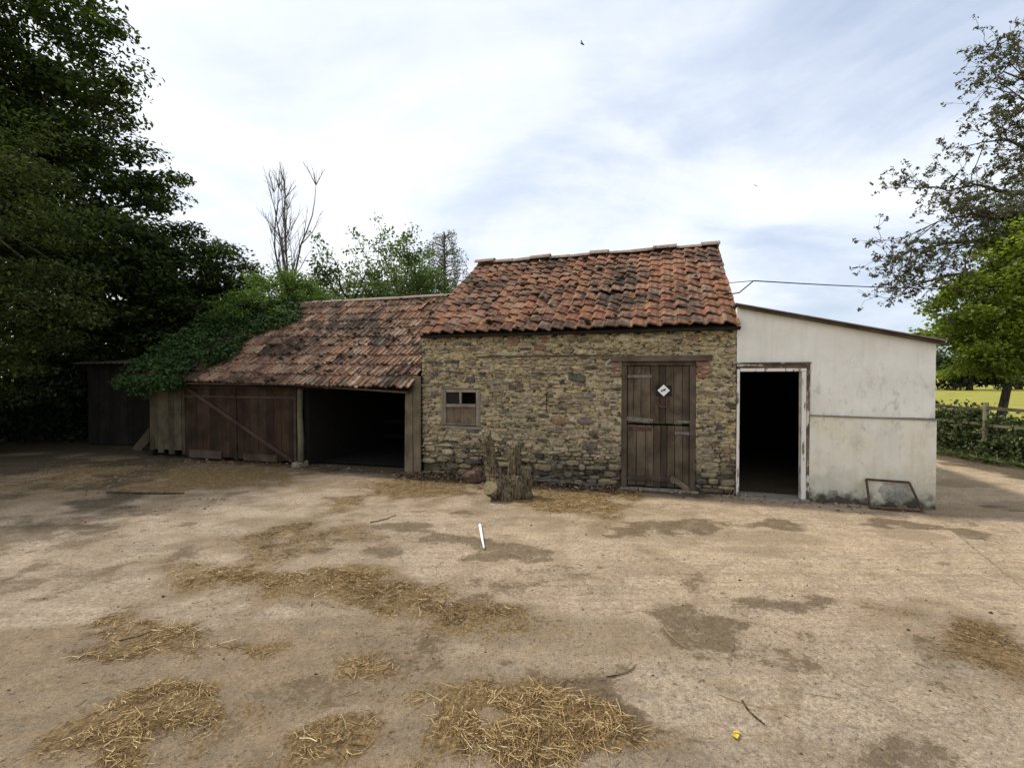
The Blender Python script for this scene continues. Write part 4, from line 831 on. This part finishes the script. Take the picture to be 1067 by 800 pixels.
x = x[k]; y = y[k]; n = len(x); stems(mb, x, y, gh(x, y) + .003, rng.choice([.015, .03, .07, .16], n, p=[.55, .33, .10, .02]), rng.uniform(.0013, .0035, n), .1, .05); tag(obj("scattered_straw", mb, M['dullstraw']), "stray straw stems scattered over the whole concrete yard", "straw", None, 'stuff')
def litter(mb, x, y, size, lift=.0):
    n = len(x); a = rng.uniform(0, 2 * np.pi, n); t1 = rng.normal(0, .5, n); z_ = gh(x, y) + .006 + lift; L = size * rng.uniform(.6, 1.3, n); d = np.stack([np.cos(a), np.sin(a), t1 * .5], 1); s = np.stack([-np.sin(a), np.cos(a), rng.normal(0, .4, n)], 1); c = np.stack([x, y, z_], 1)
    V = np.stack([c - d * L[:, None] / 2, c + s * L[:, None] * .28 + [0, 0, .006], c + d * L[:, None] / 2, c - s * L[:, None] * .28 + [0, 0, .006]], 1); V[..., 2] = np.maximum(V[..., 2], (gh(x, y) + .004)[:, None]); k = np.arange(n)[:, None] * 4
    mb.add(V.reshape(-1, 3), (k + [0, 1, 2, 3]))
b = NB("dead leaves"); c = b.ramp(b.rand, [(0, (0.03, 0.022, 0.016)), (0.4, (0.10, 0.055, 0.035)), (0.75, (0.18, 0.10, 0.06)), (0.93, (0.28, 0.19, 0.12)), (1, (0.40, 0.34, 0.27))]); M['deadleaf'] = b.fin(c, .75, None, .25)
mb = MB(); n = 5200; lx_ = np.concatenate([rng.uniform(-.3, 3.3, 4300), rng.uniform(-6, 7.2, 900)]); ly_ = -np.abs(rng.normal(0, .20, n)) - .02; P = np.array([FR @ Vector((a, b_, 0)) for a, b_ in zip(lx_, ly_)])
litter(mb, P[:, 0], P[:, 1], .045, rng.uniform(0, .035, n)); tag(obj("fallen_leaves", mb, M['deadleaf']), "brown dead leaves drifted along the foot of the walls", "leaf litter", None, 'stuff')
mb = MB(); n = 1500; x = -3.8 - np.abs(rng.normal(0, 3.2, n)); y = rng.uniform(6.0, 11.5, n); k = fbm(x * 1.2, y * 1.6, 57, 4) > .5; x = x[k]; y = y[k]; litter(mb, x, y, .035); tag(obj("leaf_litter", mb, M['deadleaf']), "dark leaf litter under the big trees at left", "leaf litter", None, 'stuff')
b = NB("dung crumbs"); M['crumb'] = b.fin(b.ramp(b.rand, [(0, (0.02, 0.016, 0.012)), (.7, (0.07, 0.05, 0.033)), (1, (.22, .19, .15))]), .9)
mb = MB(); n = 1300; x = rng.uniform(-6, 7, n); y = 1.7 + rng.random(n) ** 1.4 * 5.6; 
for a, b_ in zip(x, y):
    r_ = rng.choice([.003, .005, .008, .013], p=[.5, .34, .14, .02]); blob(mb, (a, b_, float(gh(a, b_)) + r_ * .3), (r_, r_ * .8, r_ * .6), 5, 4, .25)
tag(obj("ground_crumbs", mb, M['crumb']), "small dark crumbs of dirt and grit strewn across the yard", "grit", None, 'stuff')
def twig(u0, v0, u1, v1, r_, m, label, curve=.05, name="twig", cat="twig", group="twigs lying on the yard"):
    a = Vector((*g(u0, v0), 0)); b_ = Vector((*g(u1, v1), 0)); s = (b_ - a).cross(Vector((0, 0, 1))); pts = []
    for t in np.linspace(0, 1, 8):
        p = a.lerp(b_, t) + s * (curve * math.sin(t * math.pi)); p.z = float(gh(p.x, p.y)) + r_ + .003; pts.append(p)
    mb = MB(); tube(mb, pts, np.linspace(r_, r_ * .6, 8), 6, .12); tag(obj(name, mb, m), label, cat, group)
twig(500, 549, 504, 573, .016, M['white'], "white plastic stick lying on the concrete in mid yard", 0, "white_stick", "stick", None)
twig(110, 514, 190, 515, .018, M['bark'], "long dark stick lying before the red doors", .01)
twig(633, 707, 664, 694, .0035, M['bark'], "curved dark twig right of the front straw heap", .14)
twig(776, 733, 800, 758, .006, M['bark'], "stubby black twig near the yellow leaf", .08); twig(752, 725, 812, 741, .0025, M['straw'], "long straw coloured stem above the stubby black twig", .08)
pass; pass
pass; twig(385, 545, 412, 537, .006, M['bark'], "short dark twig on yard right of chaff", .1)
twig(120, 672, 158, 660, .008, M['bark'], "dark twig on the forked straw drift", .1); twig(690, 650, 716, 676, .0025, M['straw'], "pale stem on damp patch in mid yard", .06); pass
lx_, ly_ = g(770, 771); mb = MB(); litter(mb, np.array([lx_, lx_ + .012, lx_ - .014]), np.array([ly_, ly_ + .018, ly_ - .006]), .045, .004); M['yellow'] = NB("yellow leaf").fin((.55, .38, .03), .6)
tag(obj("yellow_leaf", mb, M['yellow']), "bright yellow leaf lying on bare concrete near the front", "leaf")

# ------------------------------------------------------------------ vegetation
def leaves(mb, C, Rr, nper, size, flat=.7, up=.5, asp=.5, droop=0.0):
    n = len(C) * nper; c = np.repeat(C, nper, 0); r_ = np.repeat(Rr, nper)[:, None]; d = rng.normal(0, 1, (n, 3)); d /= np.linalg.norm(d, axis=1)[:, None] + 1e-9
    off = d * (rng.random((n, 1)) ** .45) * r_; off[:, 2] *= flat; p = c + off
    nrm = rng.normal(0, 1, (n, 3)) * .8 + d * .5; nrm[:, 2] += up * 1.5; nrm /= np.linalg.norm(nrm, axis=1)[:, None]
    t = rng.normal(0, 1, (n, 3)); t[:, 2] -= droop; t -= (t * nrm).sum(1)[:, None] * nrm; t /= np.linalg.norm(t, axis=1)[:, None] + 1e-9; s = np.cross(nrm, t)
    L = (size * rng.uniform(.6, 1.3, n))[:, None]
    V = np.stack([p - t * L * .5, p + s * L * asp * .5 + nrm * L * .06, p + t * L * .5, p - s * L * asp * .5 + nrm * L * .06], 1).reshape(-1, 3)
    k = np.arange(n)[:, None] * 4; mb.add(V, k + [0, 1, 2, 3])
def clusters(ells, n, shell=.5):
    out = []; w = np.array([e[3] * e[4] * e[5] for e in ells]) ** .7; w /= w.sum()
    for e, m in zip(ells, np.maximum(1, (w * n).astype(int))):
        d = rng.normal(0, 1, (m, 3)); d /= np.linalg.norm(d, axis=1)[:, None]; rad = shell + (1 - shell) * rng.random((m, 1)) ** .6
        rad = rad * (.82 + .36 * fbm(d[:, :1] * 2.2 + e[0], d[:, 1:2] * 2.2 + d[:, 2:] * 2.1 + e[1], 7, 3)); out.append(np.array(e[:3]) + d * rad * np.array(e[3:6]))
    return np.concatenate(out)
def limb(mb, a, b_, r0, r1, n=5, wob=.06):
    a = np.array(a, float); b_ = np.array(b_, float); L = np.linalg.norm(b_ - a); pts = [a + (b_ - a) * t + (rng.normal(0, wob * L, 3) * math.sin(math.pi * t)) + np.array([0, 0, .12 * L * math.sin(math.pi * t)]) for t in np.linspace(0, 1, n)]
    tube(mb, pts, np.linspace(r0, r1, n), 6, .05)
def tree(name, label, base, top, r, ells, nclu, clr, nper, size, lm, bm, cat="tree", group=None, shell=.5, flat=.7, up=.5, nl=40, asp=.5, droop=0.0, keep=None):
    t = thing(name, label, cat, base, 0, group); b0 = np.array(base, float); top = np.array(top, float)
    mb = MB(); tp = [b0 + (top - b0) * s + rng.normal(0, r * .25, 3) * (0 < s < 1) for s in np.linspace(0, 1, 6)]; tp[0][2] = base[2] - .1; tube(mb, tp, r * np.array([1.35, 1.0, .88, .78, .62, .4]), 10, .06)
    C = clusters(ells, nclu, shell)
    if keep is not None: C = C[keep(C)]
    for j in rng.choice(len(C), min(nl, len(C)), replace=False):
        s = rng.uniform(.4, .98); limb(mb, b0 + (top - b0) * s, C[j], r * .34 * (1.15 - s) + .012, .012)
    obj("trunk", mb, bm, t, smooth=True)
    mb = MB(); leaves(mb, C, rng.uniform(clr * .6, clr * 1.3, len(C)), nper, size, flat, up, asp, droop); obj("crown", mb, lm, t); return t
M['oakleaf'] = leaf_mat("oak leaves", [(0, (0.016, 0.029, 0.008)), (.5, (0.033, 0.056, 0.013)), (.85, (0.060, 0.088, 0.020)), (1, (0.10, 0.13, 0.03))], .30, .2, .65)
M['hornleaf'] = leaf_mat("hornbeam leaves", [(0, (0.024, 0.036, 0.009)), (.5, (0.046, 0.068, 0.016)), (.85, (0.082, 0.108, 0.024)), (1, (0.13, 0.155, 0.036))], .33, .2, .65)
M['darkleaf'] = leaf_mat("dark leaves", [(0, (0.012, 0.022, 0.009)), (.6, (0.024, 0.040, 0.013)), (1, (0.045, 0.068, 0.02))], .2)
M['ivyleaf'] = leaf_mat("ivy leaves", [(0, (0.018, 0.040, 0.012)), (.6, (0.035, 0.072, 0.018)), (1, (0.06, 0.10, 0.026))], .2, .2, .65)
M['elderleaf'] = leaf_mat("bright elder leaves", [(0, (0.045, 0.085, 0.014)), (.5, (0.085, 0.15, 0.022)), (1, (0.15, 0.22, 0.04))], .4)
M['limeleaf'] = leaf_mat("fresh maple leaves", [(0, (0.11, 0.155, 0.020)), (.5, (0.19, 0.25, 0.036)), (1, (0.30, 0.36, 0.06))], .5)
M['ashleaf'] = leaf_mat("ash leaves", [(0, (0.05, 0.085, 0.025)), (.5, (0.085, 0.13, 0.035)), (1, (0.14, 0.19, 0.06))], .4)
M['greyleaf'] = leaf_mat("grey green leaves", [(0, (0.06, 0.075, 0.045)), (.5, (0.10, 0.12, 0.075)), (1, (0.15, 0.17, 0.11))], .35)
M['appleleaf'] = leaf_mat("dull apple leaves", [(0, (0.04, 0.044, 0.024)), (.5, (0.075, 0.080, 0.045)), (1, (0.13, 0.13, 0.08))], .3)
M['brambleleaf'] = leaf_mat("bramble leaves", [(0, (0.025, 0.038, 0.012)), (.6, (0.05, 0.075, 0.02)), (1, (0.11, 0.14, 0.04))], .3)

tree("oak_tree", "tall dark oak behind the shed filling the upper left sky", (-13.0, 12.8, 0), (-12.6, 12.6, 9.5), .42,
     [(-14.6, 12.3, 8.8, 4.3, 3.6, 3.4), (-12.7, 12.2, 10.4, 2.5, 2.3, 1.9), (-12.0, 12.4, 6.5, 2.9, 2.6, 1.8), (-10.5, 12.6, 4.7, 2.7, 2.4, 1.6), (-15.5, 12, 6.5, 4.0, 3.0, 3.0), (-11.5, 12.6, 4.2, 3.2, 2.2, 1.8), (-11, 13.4, 2.4, 3.4, 1.6, 1.6)], 860, .70, 190, .15, M['oakleaf'], M['bark'], shell=.35, flat=.38, up=.9, nl=90)
tree("oak_tree", "rounded dark tree rising directly behind the ivy covered shed end", (-8.9, 14.0, 0), (-8.8, 14, 5.0), .28,
     [(-9.3, 14.0, 4.3, 2.1, 2.0, 1.5), (-8.2, 14.2, 3.6, 1.3, 1.3, 1.2), (-10.3, 13.6, 3.6, 2.4, 2, 1.9), (-9.2, 13.6, 2.4, 2.6, 1.6, 1.6)], 280, .58, 165, .125, M['oakleaf'], M['bark'], flat=.4, up=.9, shell=.3, nl=50)
tree("hornbeam_tree", "leafy tree at the far left edge with low hanging boughs", (-13.6, 9.6, 0), (-12.6, 9.3, 6.5), .30,
     [(-11.0, 8.8, 5.4, 2.9, 2.2, 1.6), (-10.0, 8.9, 4.1, 2.3, 2.0, 1.0), (-9.9, 8.8, 3.1, 2.1, 1.9, .8), (-12.5, 8.6, 7.0, 2.4, 2.2, 1.5), (-10.8, 9.0, 2.2, 1.9, 1.6, .7), (-12.2, 9.3, 1.4, 2.2, 1.8, 1.2)], 420, .58, 170, .082, M['hornleaf'], M['bark'], shell=.4, flat=.4, up=.7, nl=60)
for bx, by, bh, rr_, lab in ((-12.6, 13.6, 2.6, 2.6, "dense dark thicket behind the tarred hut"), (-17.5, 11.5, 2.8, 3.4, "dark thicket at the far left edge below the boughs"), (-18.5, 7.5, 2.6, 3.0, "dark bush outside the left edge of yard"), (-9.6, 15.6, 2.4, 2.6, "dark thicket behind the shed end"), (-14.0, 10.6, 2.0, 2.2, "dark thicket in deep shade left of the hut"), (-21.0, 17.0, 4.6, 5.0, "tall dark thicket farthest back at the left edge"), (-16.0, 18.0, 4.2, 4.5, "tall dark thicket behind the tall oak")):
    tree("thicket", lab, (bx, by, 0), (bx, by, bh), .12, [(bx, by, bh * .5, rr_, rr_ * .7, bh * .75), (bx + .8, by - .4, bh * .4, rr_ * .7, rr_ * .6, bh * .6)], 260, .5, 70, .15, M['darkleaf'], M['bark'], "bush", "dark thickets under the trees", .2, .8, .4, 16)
# bright bush and ivy over the shed end
p = L2W(-5.6, 3.4)
tree("elder_bush", "bright green bush swelling above the left end of the shed roof", (p.x, p.y, 0), (p.x, p.y, 3.6), .10,
     [(*L2W(-5.7, 3.0, 3.75), 1.05, .9, .85), (*L2W(-4.95, 3.2, 3.55), .75, .7, .45), (*L2W(-6.5, 2.6, 3.1), 1.0, .9, .85), (*L2W(-5.6, 2.0, 3.2), .9, .7, .6)], 260, .28, 95, .075, M['elderleaf'], M['bark'], "bush", None, .5, .6, .8, 26, .6)
iv = thing("ivy", "dark ivy creeping over the left end of the tiled shed roof", "ivy", L2W(-5.9, .3), RZ)
mb = MB(); C = []
while len(C) < 620:
    u, t = rng.random(2); xl = -6.85 + u * 2.9; lim = -4.85 + .75 * t + (fbm(np.array([t * 6.0]), np.array([1.3]), 5, 3)[0] - .5) * 1.1
    if xl > lim + rng.exponential(.14) or (xl > lim - 1.0 and fbm(np.array([xl * 2.6]), np.array([t * 5.0]), 13, 3)[0] > .40 + .5 * (lim - xl)): continue
    C.append((xl, -.30 + t * 2.8, 1.60 + t * 1.93 + .08 + abs(rng.normal(0, .05)) + max(0, (lim - xl)) * .05))
leaves(mb, np.array(C), np.full(len(C), .16), 26, .07, .45, .8, .8)
C2 = np.array([(rng.uniform(-6.9, -5.15), -.33 + rng.normal(0, .05), 1.66 - abs(rng.normal(0, .10))) for _ in range(190)]); leaves(mb, C2, np.full(190, .12), 24, .06, .8, .2, .8)
obj("foliage", mb, M['ivyleaf'], iv, FR)
mb = MB()
for k in range(14):
    x0 = rng.uniform(-6.6, -5.2); pts = [(x0 + rng.normal(0, .12) + t * rng.uniform(.0, .5), -.3 + t * 2.6, 1.66 + t * 1.93 + .03) for t in np.linspace(0, 1, 7)]; tube(mb, pts, np.linspace(.012, .005, 7), 5, .1)
obj("stem", mb, M['bark'], iv, FR)

# branching trees
def grow(mb, p, d, L, r_, depth, tips, spread=.55, up=.0, kids=(2, 4), shrink=.72, seg=3, minr=.006):
    p = np.array(p, float); d = np.array(d, float); d /= np.linalg.norm(d); pts = [p.copy()]
    for i in range(seg):
        d = d + rng.normal(0, .14, 3) + np.array([0, 0, up]); d /= np.linalg.norm(d); p = p + d * L / seg; pts.append(p.copy())
    tube(mb, pts, np.linspace(r_, max(r_ * .62, minr * .6), seg + 1), 7 if r_ > .05 else (5 if r_ > .015 else 3), .04 if r_ > .03 else 0, r_ > .05)
    if depth == 0: tips.append(p); return
    n = rng.integers(kids[0], kids[1] + 1)
    for j in range(n):
        k = rng.integers(1, len(pts)) if j > 0 else len(pts) - 1
        nd = d + rng.normal(0, spread, 3); grow(mb, pts[k], nd, L * shrink * rng.uniform(.75, 1.15), max(r_ * (.62 if j == 0 else .5), minr), depth - 1, tips, spread, up, kids, shrink, seg, minr)
    tips.append(p)
bt = thing("bare_tree", "dead leafless tree standing alone above the shed roof", "tree", (-8.9, 18, 0))
mb = MB(); tips = []; tube(mb, [(-8.55, 18, -.1), (-8.57, 18, 2.5), (-8.5, 18, 4.4), (-8.5, 18, 5.0)], [.15, .13, .11, .09], 8, .04)
def spray(p, d, L, r_, nside, lvl):
    p = np.array(p, float); d = np.array(d, float); d /= np.linalg.norm(d); pts = [p]; n = 9
    for i in range(n):
        d = d + rng.normal(0, .075, 3) + np.array([0, 0, .04]); d /= np.linalg.norm(d); pts.append(pts[-1] + d * L / n)
    tube(mb, pts, np.linspace(r_, .0045, n + 1), 5 if r_ > .02 else 3, 0, False)
    if lvl == 0: return
    for j in range(nside):
        i = rng.integers(1, n); a = rng.uniform(0, 6.28); o_ = np.array([math.cos(a), math.sin(a) * .8, .15]); dd = pts[i] - pts[i - 1]; dd /= np.linalg.norm(dd)
        spray(pts[i], dd * .85 + o_ * rng.uniform(.30, .60), L * (1.0 - .75 * i / n) * rng.uniform(.22, .42) + .15, max(r_ * .42, .0055), max(3, nside - 5), lvl - 1)
for az, tl, L, z0, r_ in ((20, .05, 4.4, 4.8, .05), (185, .20, 5.2, 4.2, .05), (-5, .20, 5.2, 4.4, .05), (170, .10, 5.0, 4.6, .04), (10, .10, 4.9, 4.7, .04), (160, .26, 3.7, 3.9, .03), (5, .32, 3.5, 4.1, .03), (90, .2, 4.4, 4.6, .035), (265, .2, 4.4, 4.5, .035), (185, .5, 2.2, 3.2, .02), (-5, .55, 2.4, 3.5, .02)):
    spray((-8.5, 18, z0), (math.cos(R(az)) * tl, math.sin(R(az)) * tl, 1), L, r_, 9, 2)
M['deadbark'] = bark_mat("dead bark", (0.11, 0.09, 0.075), (0.22, 0.19, 0.165)); obj("trunk", mb, M['deadbark'], bt)
# background trees beyond the shed ridge
def wispy(name, label, base, h, rad, lm, seedn, group, n=9, depth=3, leafsz=.16, nper=20, clr=.35, up=.06):
    t = thing(name, label, "tree", base, 0, group); mb = MB(); tips = []; bx, by, _ = base
    tube(mb, [(bx, by, -.1), (bx + .1, by, h * .3), (bx, by + .1, h * .62)], [.17, .13, .07], 8, .05)
    for k in range(n):
        a = k / n * 2 * math.pi + rng.uniform(-.3, .3); z0 = rng.uniform(.3, .62) * h; el = R(rng.uniform(25, 75))
        grow(mb, (bx + .04, by, z0), (math.cos(a) * math.cos(el), math.sin(a) * math.cos(el), math.sin(el)), rad * .55, .045, depth, tips, .5, up, (2, 3), .7, 3, .008)
    obj("trunk", mb, M['bark'], t); T_ = np.array(tips); T_ = T_[T_[:, 2] < h * 1.03]
    mb = MB(); leaves(mb, T_, np.full(len(T_), clr), nper, leafsz, .7, .4, .5, .3); obj("crown", mb, lm, t); return t
wispy("ash_tree", "sparse ash tree with open feathery twigs right of the bare tree", (-6.6, 19, 0), 8.0, 2.9, M['ashleaf'], 1, "trees beyond the shed ridge", 9, 3, .15, 18, .34)
wispy("ash_tree", "leafy pale green tree above the middle of the shed ridge", (-5.0, 20, 0), 7.6, 2.6, M['ashleaf'], 2, "trees beyond the shed ridge", 11, 3, .16, 26, .4)
wispy("ash_tree", "low bushy green tree just behind shed ridge beside the sparse ash", (-7.3, 17, 0), 5.3, 2.0, M['oakleaf'], 3, "trees beyond the shed ridge", 9, 3, .14, 22, .36)
tree("willow_tree", "rounded fuller green tree between ash and grey birch", (-4.0, 21, 0), (-4.0, 21, 5.2), .15, [(-4.3, 21, 5.3, 1.8, 1.5, 1.9), (-5.6, 20.6, 4.6, 1.8, 1.3, 1.7), (-7.2, 20.4, 4.0, 1.6, 1.2, 1.5)], 260, .42, 50, .15, M['ashleaf'], M['bark'], group="trees beyond the shed ridge", shell=.3, nl=40)
t = thing("birch_tree", "grey green weeping birch beside the left verge of orange roof", "tree", (-3.2, 22.5, 0), 0, "trees beyond the shed ridge"); mb = MB(); tips = []
tube(mb, [(-3.2, 22.5, -.1), (-3.15, 22.5, 4), (-3.2, 22.5, 8.5)], [.15, .1, .03], 7, .04); C = []
for k in range(210):
    z0 = rng.uniform(3.2, 8.6); a = rng.uniform(0, 6.28); rr_ = 1.25 * math.sqrt(max(.05, 1 - ((z0 - 5) / 3.9) ** 2)) + .1; e_ = np.array([-3.2 + math.cos(a) * rr_ * rng.uniform(.3, 1), 22.5 + math.sin(a) * rr_ * .8, z0 - .1]); limb(mb, (-3.18, 22.5, z0 - .3), e_, .02, .006, 4)
    for q_ in range(5): C.append(e_ + np.array([rng.normal(0, .06), rng.normal(0, .06), -.22 * q_]))
obj("trunk", mb, M['greybark'], t); mb = MB(); leaves(mb, np.array(C), np.full(len(C), .13), 11, .085, 1.5, .1, .5, .8); obj("crown", mb, M['greyleaf'], t)
# right: apple with long arching boughs
at_ = thing("apple_tree", "sparse old apple tree reaching long dark boughs over the lean-to roof", "tree", (15.2, 11.6, 0)); mb = MB(); tips = []
tube(mb, [(15.2, 11.6, -.1), (15.0, 11.6, 2.2), (14.9, 11.5, 4.2), (14.6, 11.4, 5.6)], [.36, .30, .26, .2], 10, .05)
def W(u, v, Z): return np.array([(u - CX) / F * Z, Z, CH - (v - HY) / F * Z])
for (u, v, Z, z0, r0) in ((945, 300, 10.2, 3.6, .10), (948, 262, 10.6, 4.2, .10), (985, 200, 11.0, 5.0, .11), (1022, 150, 11.3, 5.5, .11), (1052, 100, 11.5, 5.6, .10), (1040, 78, 11.0, 5.6, .08), (1000, 255, 12.2, 4.6, .09), (1030, 225, 10.4, 4.8, .09), (1050, 262, 11.8, 4.0, .08), (1060, 180, 12.4, 5.4, .09), (1070, 60, 11.2, 5.6, .09), (975, 232, 10.2, 4.6, .08)):
    a = np.array([14.9, 11.5, z0]); e_ = W(u, v, Z); n = 8; ctrl = (a + e_) / 2 + np.array([0, 0, .9]); pts = [(1 - t) ** 2 * a + 2 * t * (1 - t) * ctrl + t * t * e_ + rng.normal(0, .06, 3) * (0 < t < 1) for t in np.linspace(0, 1, n)]
    tube(mb, pts, np.linspace(r0, .012, n), 7, .06)
    for k in range(2, n):
        for _ in range(3 if k < n - 1 else 2):
            d = pts[k] - pts[k - 1]; d /= np.linalg.norm(d); grow(mb, pts[k], d * .9 + rng.normal(0, .65, 3) + np.array([0, 0, -.1]), rng.uniform(.38, .72), .015, 3, tips, .55, .02, (2, 3), .72, 3, .0045)
obj("trunk", mb, M['bark'], at_); T_ = np.array(tips); T_ = T_[rng.random(len(T_)) < .7]
mb = MB(); leaves(mb, T_, np.full(len(T_), .08), 8, .085, .8, .5, .5); C = clusters([(13.6, 11.8, 5.2, 2.4, 1.6, 1.7), (13.3, 12.2, 4.0, 2.0, 1.5, 1.0), (15.5, 12, 6.8, 2.5, 2, 1.5)], 220, .3); leaves(mb, C, np.full(len(C), .4), 34, .085, .7, .5, .5); obj("crown", mb, M['appleleaf'], at_)
# right: fresh green maple
tree("maple_tree", "fresh lime green young tree beyond the fence on the right", (11.0, 10.8, 0), (11.5, 10.7, 3.7), .085,
     [(11.0, 10.4, 3.2, 1.7, 1.4, 1.1), (10.4, 10.6, 2.55, 1.2, 1.1, .7), (11.6, 10.0, 4.15, 1.5, 1.3, 1.1), (12.2, 10.6, 2.5, 1.6, 1.3, .9), (10.6, 10.9, 1.9, .9, .8, .3), (13.4, 10.6, 3.6, 1.8, 1.4, 1.6)], 560, .34, 110, .085, M['limeleaf'], M['bark'], shell=.45, flat=.5, up=.8, nl=60, asp=.8)
# far hedge trees across the field
for i, (u, Z, hh, rr_) in enumerate(((965, 62, 5.5, 4.5), (1010, 60, 4.6, 4.0), (1062, 64, 5.2, 5.0), (1120, 60, 6, 5), (900, 66, 5, 5))):
    x_ = (u - CX) / F * Z
    tree("hedge_tree", ["dark round tree at far side of yellow field nearest the white wall", "low dark tree on the far edge of field left of the maple stem", "dark tree on the far edge of field right of the maple stem", "dark tree beyond the field outside right edge", "dark tree beyond the field behind the lean-to"][i], (x_, Z, 0), (x_, Z, hh * .7), .3, [(x_, Z, hh * .52, rr_, 3, hh * .5), (x_ + 3, Z, hh * .4, rr_ * .7, 2.5, hh * .4)], 90, 1.0, 60, .42, M['darkleaf'], M['bark'], group="trees on the far edge of the field", shell=.3, nl=10)
# ------------------------------------------------------------------ fence with brambles
fn = thing("field_fence", "old post and rail fence overgrown with brambles beside the drive", "fence", (9.5, 9.5, 0))
pts_f = [(9.55, 14.0), (9.5, 11.6), (9.42, 9.45), (9.75, 7.6), (10.3, 5.6)]
for (px_, py_) in pts_f:
    mb = MB(); tube(mb, [(px_, py_, -.1), (px_ + .01, py_, .6), (px_ + .02, py_, 1.18)], [.05, .045, .04], 8, .08); obj("post", mb, M['mosspost'], fn, smooth=True)
for (a, b_) in zip(pts_f[:-1], pts_f[1:]):
    for zt, dz in ((1.08, -.06), (.72, .03)):
        mb = MB(); bar(mb, (a[0], a[1], zt), (b_[0], b_[1], zt + dz), .03, .05, (0, 0, 1), .008); obj("rail", mb, M['darkboard'], fn)
    mb = MB()
    for zw in (.2, .4, .56): tube(mb, [(a[0] - .05, a[1], zw), (b_[0] - .05, b_[1], zw)], .004, 4)
    obj("wire", mb, M['iron'], fn)
mb = MB(); C = []
for _ in range(1150):
    t = rng.random(); y_ = 4.5 + t * 11; xb = np.interp(y_, [4.5, 5.6, 7.6, 9.5, 11.6, 15.5], [10.5, 10.2, 9.75, 9.45, 9.5, 9.6]); hh = .86 + .55 * (fbm(np.array([y_ * .9]), np.array([2.2]), 3, 3)[0] - .5) * 2; xo = abs(rng.normal(0, .7)); C.append((xb - .02 + xo - .22 * rng.random(), y_, rng.random() ** .8 * (hh if xo > .1 else hh * .75)))
leaves(mb, np.array(C), rng.uniform(.10, .30, len(C)), 34, .08, .8, .3, .6); tag(obj("brambles", mb, M['brambleleaf']), "tangled green brambles and nettles growing through the fence", "brambles", None, 'stuff')
mb = MB(); n = 2600; y_ = rng.uniform(4.5, 15, n); xb = np.interp(y_, [4.5, 5.6, 7.6, 9.5, 11.6, 15.5], [10.3, 10.0, 9.5, 9.2, 9.25, 9.4]) + np.abs(rng.normal(0, .25, n)) - .1
stems(mb, xb, y_, np.full(n, .10), rng.uniform(.1, .3, n), rng.uniform(.005, .012, n), .3, .5); b = NB("verge grass"); M['grass'] = b.leaf(b.ramp(b.rand, [(0, (.04, .06, .015)), (.6, (.09, .13, .03)), (1, (.2, .19, .08))]), .3); tag(obj("verge_grass", mb, M['grass']), "rough grass along the foot of the fence", "grass", None, 'stuff')
mb = MB(); bar(mb, (9.7, 10.4, .2), (9.95, 10.7, 1.0), .07, .05, (0, 1, 0), .01); tag(obj("leaning_post", mb, M['patchwood']), "pale broken post leaning behind the fence", "post")
# ------------------------------------------------------------------ tarred hut, left
hx, hy = -9.2, 11.6
hut = thing("tarred_hut", "black boarded hut with rusty sheet roof in deep shade", "hut", (hx, hy, 0), R(-10)); HF = Matrix.Translation((hx, hy, 0)) @ Matrix.Rotation(R(-10), 4, 'Z')
mb = MB(); xx = -1.4
while xx < 1.4:
    w_ = rng.uniform(.14, .2); box(mb, xx, min(xx + w_, 1.4) - .004, 0 + rng.normal(0, .004), .025, .02, 2.0, .003); xx += w_
obj("front_boarding", mb, M['blackwood'], hut, HF)
mb = MB(); box(mb, -1.4, -1.36, .03, 2.0, 0, 1.95); box(mb, 1.36, 1.4, .03, 2.0, 0, 1.95); box(mb, -1.35, 1.35, 1.96, 2.0, 0, 1.95); obj("wall", mb, M['blackwood'], hut, HF)
mb = MB(); Yg = np.linspace(-1.55, 1.6, 80); V = []
for yy, zz_ in ((-.25, 2.02), (2.15, 2.35)):
    for off in (0, -.012): V += [(Yg[i], yy, zz_ + .012 * math.sin(i * math.pi / 2) + off) for i in range(80)]
k = np.arange(79); mb.add(np.array(V), np.stack([k, k + 1, k + 161, k + 160], 1), np.stack([k + 80, k + 240, k + 241, k + 81], 1), np.stack([k, k + 80, k + 81, k + 1], 1)); obj("roof", mb, M['corr'], hut, HF)
mb = MB(); a = Vector((*g(141, 470), 0)); bar(mb, a, a + Vector((.45, .35, .85)), .20, .025, (0, 1, 0), .004); tag(obj("leaning_board", mb, M['darkboard']), "grey board leaning against the left end of the shed", "board")

# ------------------------------------------------------------------ birds
M['bird'] = plain("dark feathers", (.03, .03, .03), .8, .1)
def birdmesh():
    mb = MB(); blob(mb, (0, 0, 0), (.16, .05, .05), 8, 6, .02); mb.add([(-.05, .03, .02), (.07, .03, .02), (.0, .38, .10), (-.12, .34, .09)], [0, 1, 2, 3]); mb.add([(-.05, -.03, .02), (-.12, -.34, .06), (.0, -.38, .07), (.07, -.03, .02)], [0, 1, 2, 3]); mb.add([(-.14, .02, 0), (-.14, -.02, 0), (-.27, -.05, 0), (-.27, .05, 0)], [0, 1, 2, 3]); return mb
b1 = obj("bird", birdmesh(), M['bird']); b1.matrix_basis = Matrix.Translation(W(606, 50, 32)) @ Euler((R(50), R(10), R(25))).to_matrix().to_4x4(); tag(b1, "small dark bird gliding high in cloudy sky above the orange roof", "bird", "birds in flight")
b2 = b1.copy(); COL.objects.link(b2); b2.matrix_basis = Matrix.Translation(W(786, 195, 60)) @ Euler((R(20), R(-10), R(80))).to_matrix().to_4x4(); b2["label"] = "tiny far bird above the cable at the right gable"
